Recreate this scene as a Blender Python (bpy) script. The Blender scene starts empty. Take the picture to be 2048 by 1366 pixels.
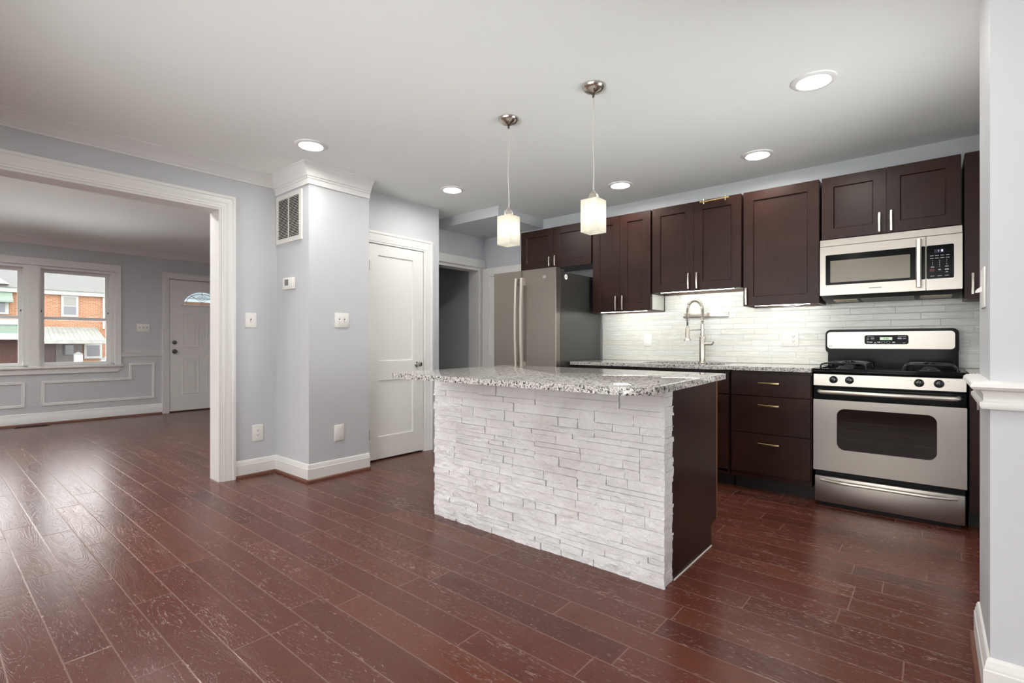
import bpy, bmesh, math, random
from mathutils import Vector, Matrix, noise as mnoise

# ------------------------------------------------------------------ scene, camera, world, exposure
S = bpy.context.scene
COL = S.collection
H = 1.08                                    # camera height
CEIL = 2.455
cam_d = bpy.data.cameras.new('camera')
cam = bpy.data.objects.new('camera', cam_d)
COL.objects.link(cam)
cam.location = (0, 0, H)
cam.rotation_euler = (math.radians(90), 0, math.radians(39.986))
cam_d.sensor_width = 36.0
cam_d.lens = 17.593
cam_d.shift_y = 0.00105
cam_d.clip_start = 0.02
cam_d.clip_end = 300
S.camera = cam

S.view_settings.view_transform = 'Standard'
S.view_settings.look = 'None'
S.view_settings.gamma = 1
S.view_settings.use_curve_mapping = False
S.view_settings.exposure = 0.5
S.cycles.use_denoising = True
S.cycles.sample_clamp_indirect = 6
S.cycles.max_bounces = 10
S.cycles.diffuse_bounces = 5
S.cycles.glossy_bounces = 4
S.cycles.transmission_bounces = 6
S.cycles.transparent_max_bounces = 12
S.cycles.caustics_reflective = False
S.cycles.caustics_refractive = False

world = bpy.data.worlds.new('overcast_sky')
S.world = world
world.use_nodes = True
wn = world.node_tree.nodes
wn['Background'].inputs[0].default_value = (1.0, 0.985, 0.97, 1)
wn['Background'].inputs[1].default_value = 4.2

CAN_POWER = 125.0        # radiance of the recessed lamp discs
DINING_FILL = 15.5            # watts of the added ceiling fill lamp on the dining side

LIVING_FILL = 6.0            # watts of the ceiling fill lamp added at the living room window

SIDE_FILL = 5.0          # watts of the fill lamp added at the back door opening

def area_lamp(name, loc, target, sx, sy, power, col=(1, 1, 1), spread=180, portal=False):
    ld = bpy.data.lights.new(name, 'AREA')
    ld.shape = 'RECTANGLE'; ld.size = sx; ld.size_y = sy
    ld.energy = power; ld.color = col
    ld.spread = math.radians(spread)
    ld.cycles.is_portal = portal
    lo = bpy.data.objects.new(name, ld)
    COL.objects.link(lo)
    lo.location = loc
    lo.rotation_euler = (Vector(target) - Vector(loc)).to_track_quat('-Z', 'Y').to_euler()
    return lo
area_lamp('dining_window_portal', (-1.0, -1.73, 1.3), (-1.0, 0.0, 1.3), 6.0, 2.0, 1.0, portal=True)  # guides sky light through the added dining opening
area_lamp('back_door_portal', (0.73, 3.05, 1.4), (0.0, 3.05, 1.4), 0.9, 1.3, 1.0, portal=True)
area_lamp('back_door_fill', (0.70, 3.05, 1.2), (-2.6, 2.9, 2.7), 0.85, 0.9, SIDE_FILL, (0.98, 1.0, 1.0), spread=90)  # added fill lamp for the far kitchen ceiling
area_lamp('living_window_portal', (-9.14, 0.985, 1.425), (-8.0, 0.985, 1.425), 1.71, 1.32, 1.0, portal=True)
# added fill lamps, out of view, aimed up to brighten the ceilings
area_lamp('dining_ceiling_fill', (-1.4, -1.68, 0.62), (-2.1, 3.2, 3.3), 3.4, 0.5, DINING_FILL, (0.98, 1.0, 1.0), spread=58)
area_lamp('living_ceiling_fill', (-9.16, 0.985, 1.1), (-6.0, 0.985, 2.6), 1.6, 0.8, LIVING_FILL, (1.0, 1.0, 0.98), spread=65)

# ------------------------------------------------------------------ materials
def new_mat(name):
    m = bpy.data.materials.new(name)
    m.use_nodes = True
    nt = m.node_tree
    return m, nt, nt.nodes, nt.links, nt.nodes['Principled BSDF']

def lin(r, g, b):
    f = lambda c: (c / 12.92) if c <= 0.04045 else ((c + 0.055) / 1.055) ** 2.4
    return (f(r / 255), f(g / 255), f(b / 255), 1)

def simple(name, col, rough=0.5, metal=0.0, bump=0.0, bscale=200.0, var=0.0, vscale=3.0, spec=0.5, coat=0.0):
    m, nt, N, L, P = new_mat(name)
    P.inputs['Base Color'].default_value = col
    P.inputs['Roughness'].default_value = rough
    P.inputs['Metallic'].default_value = metal
    P.inputs['Specular IOR Level'].default_value = spec
    P.inputs['Coat Weight'].default_value = coat
    tc = N.new('ShaderNodeTexCoord')
    n = N.new('ShaderNodeTexNoise')
    n.inputs['Scale'].default_value = vscale
    n.inputs['Detail'].default_value = 4
    L.new(tc.outputs['Object'], n.inputs['Vector'])
    if var > 0:
        mix = N.new('ShaderNodeMix'); mix.data_type = 'RGBA'
        mix.inputs['A'].default_value = tuple(c * (1 - var) for c in col[:3]) + (1,)
        mix.inputs['B'].default_value = tuple(min(1, c * (1 + var)) for c in col[:3]) + (1,)
        L.new(n.outputs['Fac'], mix.inputs['Factor'])
        L.new(mix.outputs['Result'], P.inputs['Base Color'])
    if bump > 0:
        b = N.new('ShaderNodeBump'); b.inputs['Strength'].default_value = bump
        b.inputs['Distance'].default_value = 0.002
        n2 = N.new('ShaderNodeTexNoise'); n2.inputs['Scale'].default_value = bscale
        L.new(tc.outputs['Object'], n2.inputs['Vector'])
        L.new(n2.outputs['Fac'], b.inputs['Height'])
        L.new(b.outputs['Normal'], P.inputs['Normal'])
    return m

def emit(name, col, strength):
    m, nt, N, L, P = new_mat(name)
    P.inputs['Base Color'].default_value = (0.8, 0.8, 0.8, 1)
    P.inputs['Emission Color'].default_value = col
    P.inputs['Emission Strength'].default_value = strength
    return m

def pane(name, tint=(0.95, 0.97, 0.97, 1), refl=1.0):
    m, nt, N, L, P = new_mat(name)
    N.remove(P)
    out = N['Material Output']
    t = N.new('ShaderNodeBsdfTransparent'); t.inputs['Color'].default_value = tint
    g = N.new('ShaderNodeBsdfGlossy'); g.inputs['Roughness'].default_value = 0.02
    fr = N.new('ShaderNodeFresnel'); fr.inputs['IOR'].default_value = 1.45
    mx = N.new('ShaderNodeMixShader')
    L.new(fr.outputs[0], mx.inputs[0]); L.new(t.outputs[0], mx.inputs[1]); L.new(g.outputs[0], mx.inputs[2])
    L.new(mx.outputs[0], out.inputs['Surface'])
    return m

def math_node(N, L, op, a, b=None, c=None):
    n = N.new('ShaderNodeMath'); n.operation = op
    for i, v in enumerate((a, b, c)):
        if v is None: continue
        if isinstance(v, (int, float)): n.inputs[i].default_value = v
        else: L.new(v, n.inputs[i])
    return n.outputs[0]

def ramp(N, L, fac, stops, interp='LINEAR'):
    r = N.new('ShaderNodeValToRGB')
    r.color_ramp.interpolation = interp
    e = r.color_ramp.elements
    while len(e) < len(stops): e.new(0.5)
    for i, (p, c) in enumerate(stops):
        e[i].position = p
        e[i].color = c if len(c) == 4 else (c[0], c[1], c[2], 1)
    L.new(fac, r.inputs['Fac'])
    return r

def mixc(N, L, fac, a, b):
    m = N.new('ShaderNodeMix'); m.data_type = 'RGBA'
    for k, v in (('Factor', fac), ('A', a), ('B', b)):
        if isinstance(v, (int, float)): m.inputs[k].default_value = v
        elif isinstance(v, tuple): m.inputs[k].default_value = v
        else: L.new(v, m.inputs[k])
    return m.outputs['Result']

def combine(N, L, x, y, z):
    c = N.new('ShaderNodeCombineXYZ')
    for i, v in enumerate((x, y, z)):
        if isinstance(v, (int, float)): c.inputs[i].default_value = v
        else: L.new(v, c.inputs[i])
    return c.outputs[0]

def noise(N, L, vec, scale, detail=4, rough=0.5, dist=0.0):
    n = N.new('ShaderNodeTexNoise')
    n.inputs['Scale'].default_value = scale; n.inputs['Detail'].default_value = detail
    n.inputs['Roughness'].default_value = rough; n.inputs['Distortion'].default_value = dist
    L.new(vec, n.inputs['Vector'])
    return n.outputs['Fac']

def floor_mat():
    m, nt, N, L, P = new_mat('red_oak_planks')
    geo = N.new('ShaderNodeNewGeometry')
    sp = N.new('ShaderNodeSeparateXYZ'); L.new(geo.outputs['Position'], sp.inputs[0])
    X, Y = sp.outputs[0], sp.outputs[1]
    v = math_node(N, L, 'DIVIDE', math_node(N, L, 'SUBTRACT', Y, 0.319), 0.131)
    row = math_node(N, L, 'FLOOR', v)
    fv = math_node(N, L, 'FRACT', v)
    wr = N.new('ShaderNodeTexWhiteNoise'); wr.noise_dimensions = '1D'; L.new(row, wr.inputs['W'])
    u = math_node(N, L, 'DIVIDE', math_node(N, L, 'ADD', X, math_node(N, L, 'MULTIPLY', wr.outputs['Value'], 7.0)), 0.92)
    idx = math_node(N, L, 'FLOOR', u)
    fu = math_node(N, L, 'FRACT', u)
    wp = N.new('ShaderNodeTexWhiteNoise'); wp.noise_dimensions = '2D'
    L.new(combine(N, L, row, idx, 0), wp.inputs['Vector'])
    pid = wp.outputs['Value']
    # seams
    dv = math_node(N, L, 'MULTIPLY', math_node(N, L, 'MINIMUM', fv, math_node(N, L, 'SUBTRACT', 1.0, fv)), 0.131)
    du = math_node(N, L, 'MULTIPLY', math_node(N, L, 'MINIMUM', fu, math_node(N, L, 'SUBTRACT', 1.0, fu)), 0.92)
    d = math_node(N, L, 'MINIMUM', dv, du)
    seam = ramp(N, L, d, [(0.0, (1, 1, 1)), (0.0010, (0.6, 0.6, 0.6)), (0.0022, (0, 0, 0))]).outputs[0]
    # grain, stretched along the boards
    seed = math_node(N, L, 'MULTIPLY', pid, 37.0)
    gv = combine(N, L, math_node(N, L, 'MULTIPLY', X, 1.5), math_node(N, L, 'MULTIPLY', Y, 9.0), seed)
    big = noise(N, L, gv, 1.0, 2, 0.5, 0.5)
    jv = combine(N, L, math_node(N, L, 'MULTIPLY', X, 30.0), math_node(N, L, 'MULTIPLY', Y, 90.0), seed)
    big = math_node(N, L, 'ADD', big, math_node(N, L, 'MULTIPLY', noise(N, L, jv, 1.0, 3, 0.6), 0.045))
    ring = math_node(N, L, 'FRACT', math_node(N, L, 'MULTIPLY', big, 24.0))
    ringl = ramp(N, L, ring, [(0.0, (1, 1, 1)), (0.16, (0, 0, 0)), (0.8, (0, 0, 0)), (1.0, (1, 1, 1))]).outputs[0]
    fv2 = combine(N, L, math_node(N, L, 'MULTIPLY', X, 9.0), math_node(N, L, 'MULTIPLY', Y, 150.0), seed)
    fine = noise(N, L, fv2, 1.0, 5, 0.65)
    # worn, whitened scratches
    wv = combine(N, L, math_node(N, L, 'MULTIPLY', X, 28.0), math_node(N, L, 'MULTIPLY', Y, 170.0), seed)
    ws = noise(N, L, wv, 1.0, 5, 0.7, 1.2)
    area = noise(N, L, combine(N, L, math_node(N, L, 'MULTIPLY', X, 1.6), math_node(N, L, 'MULTIPLY', Y, 7.0), seed), 1.0, 4, 0.65)
    thr = math_node(N, L, 'ADD', ws, math_node(N, L, 'MULTIPLY', math_node(N, L, 'SUBTRACT', area, 0.5), 0.55))
    thr = math_node(N, L, 'ADD', thr, math_node(N, L, 'MULTIPLY', ringl, 0.14))
    wear = ramp(N, L, thr, [(0.66, (0, 0, 0)), (0.80, (1, 1, 1))]).outputs[0]
    base = ramp(N, L, pid, [(0.0, lin(82, 42, 35)), (0.35, lin(97, 50, 41)), (0.7, lin(92, 49, 37)), (1.0, lin(106, 59, 43))]).outputs[0]
    base = mixc(N, L, math_node(N, L, 'MULTIPLY', ringl, 0.35), base, lin(66, 36, 30))
    base = mixc(N, L, math_node(N, L, 'MULTIPLY', math_node(N, L, 'SUBTRACT', fine, 0.35), 0.6), base, lin(62, 33, 28))
    base = mixc(N, L, math_node(N, L, 'MULTIPLY', wear, 0.66), base, lin(166, 140, 130))
    base = mixc(N, L, math_node(N, L, 'MULTIPLY', seam, 0.6), base, lin(150, 124, 114))
    L.new(base, P.inputs['Base Color'])
    r = math_node(N, L, 'ADD', 0.20, math_node(N, L, 'MULTIPLY', fine, 0.08))
    r = math_node(N, L, 'ADD', r, math_node(N, L, 'MULTIPLY', wear, 0.25))
    L.new(r, P.inputs['Roughness'])
    P.inputs['Specular IOR Level'].default_value = 0.40
    h = math_node(N, L, 'ADD', math_node(N, L, 'MULTIPLY', ringl, -0.36), math_node(N, L, 'MULTIPLY', seam, -0.9))
    h = math_node(N, L, 'ADD', h, math_node(N, L, 'MULTIPLY', fine, 0.35))
    b = N.new('ShaderNodeBump'); b.inputs['Strength'].default_value = 0.35; b.inputs['Distance'].default_value = 0.0016
    L.new(h, b.inputs['Height']); L.new(b.outputs['Normal'], P.inputs['Normal'])
    return m

def granite_mat():
    m, nt, N, L, P = new_mat('speckled_granite')
    geo = N.new('ShaderNodeNewGeometry')
    pos = geo.outputs['Position']
    v1 = N.new('ShaderNodeTexVoronoi'); v1.inputs['Scale'].default_value = 150; L.new(pos, v1.inputs['Vector'])
    r1 = ramp(N, L, v1.outputs['Color'], [(0.0, lin(36, 35, 36)), (0.22, lin(60, 59, 59)), (0.30, lin(140, 138, 135)), (0.52, lin(190, 187, 183)), (1.0, lin(226, 223, 218))])
    n1 = noise(N, L, pos, 85, 3, 0.6)
    r2 = ramp(N, L, n1, [(0.0, (0, 0, 0)), (0.52, (0, 0, 0)), (0.62, (1, 1, 1)), (1.0, (1, 1, 1))])
    c = mixc(N, L, math_node(N, L, 'MULTIPLY', r2.outputs[0], 0.6), r1.outputs[0], lin(212, 209, 204))
    n3 = noise(N, L, pos, 230, 2, 0.5)
    r3 = ramp(N, L, n3, [(0.0, (1, 1, 1)), (0.36, (1, 1, 1)), (0.41, (0, 0, 0)), (1.0, (0, 0, 0))])
    c = mixc(N, L, math_node(N, L, 'MULTIPLY', r3.outputs[0], 0.8), c, lin(38, 36, 37))
    L.new(c, P.inputs['Base Color'])
    P.inputs['Roughness'].default_value = 0.06
    P.inputs['Specular IOR Level'].default_value = 0.6
    return m

def tile_mat():
    m, nt, N, L, P = new_mat('glass_mosaic_tile')
    geo = N.new('ShaderNodeNewGeometry')
    sp = N.new('ShaderNodeSeparateXYZ'); L.new(geo.outputs['Position'], sp.inputs[0])
    X, Z = sp.outputs[0], sp.outputs[2]
    v = math_node(N, L, 'DIVIDE', math_node(N, L, 'SUBTRACT', Z, 0.91), 0.0475)
    row = math_node(N, L, 'FLOOR', v); fv = math_node(N, L, 'FRACT', v)
    off = math_node(N, L, 'MULTIPLY', math_node(N, L, 'MODULO', row, 2.0), 0.135)
    wr = N.new('ShaderNodeTexWhiteNoise'); wr.noise_dimensions = '1D'; L.new(row, wr.inputs['W'])
    off = math_node(N, L, 'ADD', off, math_node(N, L, 'MULTIPLY', wr.outputs['Value'], 0.09))
    u = math_node(N, L, 'DIVIDE', math_node(N, L, 'ADD', math_node(N, L, 'ADD', X, 5.0), off), 0.27)
    idx = math_node(N, L, 'FLOOR', u); fu = math_node(N, L, 'FRACT', u)
    wp = N.new('ShaderNodeTexWhiteNoise'); wp.noise_dimensions = '2D'
    L.new(combine(N, L, row, idx, 0), wp.inputs['Vector'])
    dv = math_node(N, L, 'MULTIPLY', math_node(N, L, 'MINIMUM', fv, math_node(N, L, 'SUBTRACT', 1.0, fv)), 0.0475)
    du = math_node(N, L, 'MULTIPLY', math_node(N, L, 'MINIMUM', fu, math_node(N, L, 'SUBTRACT', 1.0, fu)), 0.27)
    d = math_node(N, L, 'MINIMUM', dv, du)
    grout = ramp(N, L, d, [(0.0, (1, 1, 1)), (0.0012, (1, 1, 1)), (0.0026, (0, 0, 0))]).outputs[0]
    sv = combine(N, L, math_node(N, L, 'MULTIPLY', X, 9.0), math_node(N, L, 'MULTIPLY', Z, 95.0), math_node(N, L, 'MULTIPLY', wp.outputs['Value'], 20.0))
    streak = noise(N, L, sv, 1.0, 3, 0.55, 0.7)
    tint = ramp(N, L, wp.outputs['Value'], [(0.0, lin(211, 215, 208)), (0.3, lin(220, 220, 210)), (0.6, lin(214, 220, 215)), (1.0, lin(224, 225, 219))]).outputs[0]
    c = mixc(N, L, ramp(N, L, streak, [(0.45, (0, 0, 0)), (0.7, (1, 1, 1))]).outputs[0], tint, lin(236, 238, 234))
    c = mixc(N, L, math_node(N, L, 'MULTIPLY', grout, 0.6), c, lin(176, 178, 172))
    L.new(c, P.inputs['Base Color'])
    L.new(math_node(N, L, 'ADD', 0.12, math_node(N, L, 'MULTIPLY', grout, 0.5)), P.inputs['Roughness'])
    h = math_node(N, L, 'SUBTRACT', math_node(N, L, 'MULTIPLY', streak, 1.0), grout)
    b = N.new('ShaderNodeBump'); b.inputs['Strength'].default_value = 0.3; b.inputs['Distance'].default_value = 0.002
    L.new(h, b.inputs['Height']); L.new(b.outputs['Normal'], P.inputs['Normal'])
    return m

def stone_mat():
    m, nt, N, L, P = new_mat('split_face_quartz')
    geo = N.new('ShaderNodeNewGeometry')
    n = noise(N, L, geo.outputs['Position'], 5.0, 5, 0.6)
    c = ramp(N, L, n, [(0.25, lin(214, 213, 212)), (0.5, lin(233, 233, 233)), (0.75, lin(242, 242, 242))]).outputs[0]
    n4 = noise(N, L, geo.outputs['Position'], 2.1, 4, 0.6)
    c = mixc(N, L, ramp(N, L, n4, [(0.56, (0, 0, 0)), (0.72, (0.55, 0.55, 0.55))]).outputs[0], c, lin(205, 198, 192))
    L.new(c, P.inputs['Base Color'])
    P.inputs['Roughness'].default_value = 0.75
    b = N.new('ShaderNodeBump'); b.inputs['Strength'].default_value = 1.0; b.inputs['Distance'].default_value = 0.009
    L.new(noise(N, L, geo.outputs['Position'], 55, 6, 0.62, 0.4), b.inputs['Height'])
    L.new(b.outputs['Normal'], P.inputs['Normal'])
    return m

def steel_mat(name, col, rough=0.3, axis='x'):
    m, nt, N, L, P = new_mat(name)
    P.inputs['Metallic'].default_value = 1.0
    P.inputs['Base Color'].default_value = col
    geo = N.new('ShaderNodeNewGeometry')
    mp = N.new('ShaderNodeMapping')
    mp.inputs['Scale'].default_value = (1.5, 500, 500) if axis == 'x' else (500, 500, 1.5)
    L.new(geo.outputs['Position'], mp.inputs['Vector'])
    n = noise(N, L, mp.outputs[0], 1.0, 3, 0.6)
    L.new(math_node(N, L, 'ADD', rough - 0.05, math_node(N, L, 'MULTIPLY', n, 0.10)), P.inputs['Roughness'])
    b = N.new('ShaderNodeBump'); b.inputs['Strength'].default_value = 0.06; b.inputs['Distance'].default_value = 0.001
    L.new(n, b.inputs['Height']); L.new(b.outputs['Normal'], P.inputs['Normal'])
    P.inputs['Anisotropic'].default_value = 0.75
    return m

def wood_mat():
    m, nt, N, L, P = new_mat('espresso_maple')
    geo = N.new('ShaderNodeNewGeometry')
    n = noise(N, L, geo.outputs['Position'], 4.0, 5, 0.6, 0.4)
    mp = N.new('ShaderNodeMapping'); mp.inputs['Scale'].default_value = (60, 60, 3)
    L.new(geo.outputs['Position'], mp.inputs['Vector'])
    g = noise(N, L, mp.outputs[0], 1.0, 4, 0.6)
    f = math_node(N, L, 'ADD', math_node(N, L, 'MULTIPLY', n, 0.7), math_node(N, L, 'MULTIPLY', g, 0.3))
    c = ramp(N, L, f, [(0.3, lin(33, 18, 14)), (0.5, lin(43, 24, 19)), (0.7, lin(54, 32, 25))]).outputs[0]
    L.new(c, P.inputs['Base Color'])
    P.inputs['Roughness'].default_value = 0.33
    P.inputs['Specular IOR Level'].default_value = 0.28
    b = N.new('ShaderNodeBump'); b.inputs['Strength'].default_value = 0.05; b.inputs['Distance'].default_value = 0.001
    L.new(g, b.inputs['Height']); L.new(b.outputs['Normal'], P.inputs['Normal'])
    return m

def brick_mat(name, c1, c2, mortar):
    m, nt, N, L, P = new_mat(name)
    geo = N.new('ShaderNodeNewGeometry')
    sp = N.new('ShaderNodeSeparateXYZ'); L.new(geo.outputs['Position'], sp.inputs[0])
    br = N.new('ShaderNodeTexBrick')
    br.inputs['Color1'].default_value = c1; br.inputs['Color2'].default_value = c2; br.inputs['Mortar'].default_value = mortar
    br.inputs['Scale'].default_value = 1.0; br.inputs['Brick Width'].default_value = 0.34; br.inputs['Row Height'].default_value = 0.115
    br.inputs['Mortar Size'].default_value = 0.016
    L.new(combine(N, L, sp.outputs[1], sp.outputs[2], 0), br.inputs['Vector'])
    L.new(br.outputs['Color'], P.inputs['Base Color'])
    P.inputs['Roughness'].default_value = 0.9
    return m

def shade_mat():
    m, nt, N, L, P = new_mat('frosted_white_glass')
    N.remove(P)
    out = N['Material Output']
    tr = N.new('ShaderNodeBsdfTranslucent'); tr.inputs['Color'].default_value = (0.95, 0.94, 0.88, 1)
    df = N.new('ShaderNodeBsdfDiffuse'); df.inputs['Color'].default_value = (0.9, 0.88, 0.8, 1)
    gl = N.new('ShaderNodeBsdfGlossy'); gl.inputs['Roughness'].default_value = 0.15
    tc = N.new('ShaderNodeTexCoord')
    mp = N.new('ShaderNodeMapping'); mp.inputs['Scale'].default_value = (4, 4, 60)
    L.new(tc.outputs['Object'], mp.inputs[0])
    b = N.new('ShaderNodeBump'); b.inputs['Strength'].default_value = 0.15; b.inputs['Distance'].default_value = 0.002
    L.new(noise(N, L, mp.outputs[0], 2.0, 3, 0.5), b.inputs['Height'])
    L.new(b.outputs['Normal'], gl.inputs['Normal'])
    m1 = N.new('ShaderNodeMixShader'); m1.inputs[0].default_value = 0.3
    L.new(tr.outputs[0], m1.inputs[1]); L.new(df.outputs[0], m1.inputs[2])
    m2 = N.new('ShaderNodeMixShader'); m2.inputs[0].default_value = 0.05
    L.new(m1.outputs[0], m2.inputs[1]); L.new(gl.outputs[0], m2.inputs[2])
    L.new(m2.outputs[0], out.inputs['Surface'])
    return m

M = {}
M['wall'] = simple('pale_blue_grey_paint', lin(204, 207, 211), 0.55, bump=0.08, bscale=350, var=0.01, vscale=1.0)
M['ceil'] = simple('white_ceiling_paint', lin(240, 243, 240), 0.8, bump=0.06, bscale=300)
M['trim'] = simple('white_semigloss_trim', lin(234, 234, 232), 0.4, var=0.01)
M['jamb'] = simple('white_flat_jamb_paint', lin(230, 230, 227), 0.85)
M['door'] = simple('white_door_paint', lin(236, 235, 232), 0.3, var=0.01)
M['floor'] = floor_mat()
M['shoe'] = simple('stained_shoe_moulding', lin(112, 74, 60), 0.35, var=0.2, vscale=30)
M['plate'] = simple('white_plastic', lin(240, 239, 234), 0.3)
M['dark'] = simple('black_void', lin(16, 16, 17), 0.6)
M['slot'] = simple('dark_slot', lin(70, 66, 62), 0.6)
M['lcd'] = simple('grey_lcd', lin(120, 124, 122), 0.2)
M['vent'] = simple('white_enamel', lin(228, 226, 220), 0.35)
M['granite'] = granite_mat()
M['tile'] = tile_mat()
M['stone'] = stone_mat()
M['wood'] = wood_mat()
M['toe'] = simple('black_toe_kick', lin(24, 17, 16), 0.5)
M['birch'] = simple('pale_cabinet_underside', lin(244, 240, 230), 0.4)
M['rail'] = simple('brown_hanging_rail', lin(84, 64, 52), 0.5)
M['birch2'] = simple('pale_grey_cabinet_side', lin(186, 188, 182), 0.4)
M['edge'] = simple('worn_brown_edge_band', lin(104, 68, 46), 0.4, var=0.25, vscale=25)
M['steel'] = steel_mat('brushed_stainless', lin(186, 181, 173), 0.33)
M['slate'] = steel_mat('slate_fridge_finish', lin(132, 125, 118), 0.36, 'z')
M['case'] = simple('charcoal_fridge_case', lin(78, 77, 75), 0.38, metal=0.6, bump=0.05, bscale=400)
M['nickel'] = simple('satin_nickel', lin(208, 202, 192), 0.24, metal=1.0)
M['fhandle'] = simple('satin_aluminium', lin(226, 220, 210), 0.34, metal=0.75)
M['brass'] = simple('champagne_brass', lin(214, 190, 140), 0.22, metal=1.0)
M['chrome'] = simple('chrome', lin(215, 215, 215), 0.08, metal=1.0)
M['black'] = simple('black_enamel', lin(9, 9, 11), 0.14, spec=0.12)
M['blackm'] = simple('black_satin', lin(16, 16, 18), 0.4, spec=0.2)
M['knob'] = simple('black_knob', lin(16, 18, 24), 0.12, spec=0.7)
M['iron'] = simple('grey_black_cast_iron', lin(40, 42, 46), 0.28)
M['oveng'] = simple('oven_window_glass', lin(34, 26, 23), 0.06, spec=0.22)
M['rackline'] = simple('rack_bars_behind_glass', lin(60, 49, 45), 0.4, spec=0.1)
M['mwscreen'] = simple('microwave_screen', lin(112, 106, 92), 0.16, spec=0.6)
M['green'] = emit('green_clock_lcd', (0.32, 0.62, 0.28, 1), 0.55)
M['blueled'] = emit('blue_white_digits', (0.75, 0.75, 1.0, 1), 1.0)
M['legend'] = simple('grey_white_print', lin(190, 190, 194), 0.5)
M['redl'] = simple('dim_red_print', lin(92, 34, 40), 0.5)
M['disp'] = simple('display_window', lin(52, 50, 66), 0.1)
M['filter'] = simple('grease_filter_mesh', lin(150, 135, 108), 0.35, metal=0.8)
M['can'] = emit('recessed_lamp_disc', (1.0, 0.965, 0.91, 1), CAN_POWER)
M['can_fill'] = emit('living_fill_lamp_disc', (1.0, 0.975, 0.93, 1), CAN_POWER * 2.0)  # stronger disc for the added, unseen living room lamps
M['led'] = emit('led_strip_diffuser', (1.0, 0.98, 0.94, 1), 21.0)
M['bulb'] = emit('pendant_bulb', (1.0, 0.96, 0.90, 1), 6.5)
M['shade'] = shade_mat()
M['cord'] = simple('clear_silver_cord', lin(188, 186, 180), 0.3)
M['glass'] = pane('window_glass')
M['fanglass'] = pane('leaded_fan_glass', (0.80, 0.88, 0.93, 1))
M['dimpane'] = pane('tinted_fill_pane', (0.86, 0.86, 0.86, 1))  # thins the daylight entering by the added dining opening
M['came'] = simple('dark_lead_came', lin(44, 44, 52), 0.5)
M['dhw'] = simple('dark_pewter', lin(110, 106, 102), 0.25, metal=1.0)
M['crystal'] = simple('faceted_silver_knob', lin(225, 225, 225), 0.05, metal=1.0)
M['hall'] = simple('shaded_hall_wall_paint', lin(128, 129, 132), 0.6)  # same paint as the walls, darkened to hold the unlit hall's shade
M['register'] = simple('brown_floor_register', lin(70, 38, 30), 0.4)
M['brick'] = brick_mat('orange_brick', lin(152, 101, 72), lin(134, 85, 60), lin(160, 136, 114))
M['brickd'] = brick_mat('dark_red_brick', lin(80, 46, 42), lin(70, 40, 37), lin(96, 77, 70))
M['brickp'] = brick_mat('pale_painted_brick', lin(116, 110, 110), lin(106, 100, 101), lin(92, 86, 86))
M['shingle'] = simple('grey_shingle', lin(104, 104, 103), 0.9, bump=0.3, bscale=8, var=0.08, vscale=2)
M['extwhite'] = simple('white_exterior_trim', lin(160, 162, 160), 0.6)
M['awn'] = simple('streaked_metal_awning', lin(134, 136, 131), 0.5, var=0.5, vscale=1.6)
M['awng'] = simple('pale_green_awning', lin(112, 128, 115), 0.5)
M['exwin'] = simple('dark_house_window', lin(92, 92, 98), 0.15, spec=0.6)
M['shadeex'] = simple('window_roller_blind', lin(122, 121, 116), 0.6)
M['exdoor'] = simple('mauve_brown_door', lin(70, 50, 53), 0.5)
M['pave'] = simple('pale_pavement', lin(150, 149, 146), 0.9, var=0.06, vscale=0.5)

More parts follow.
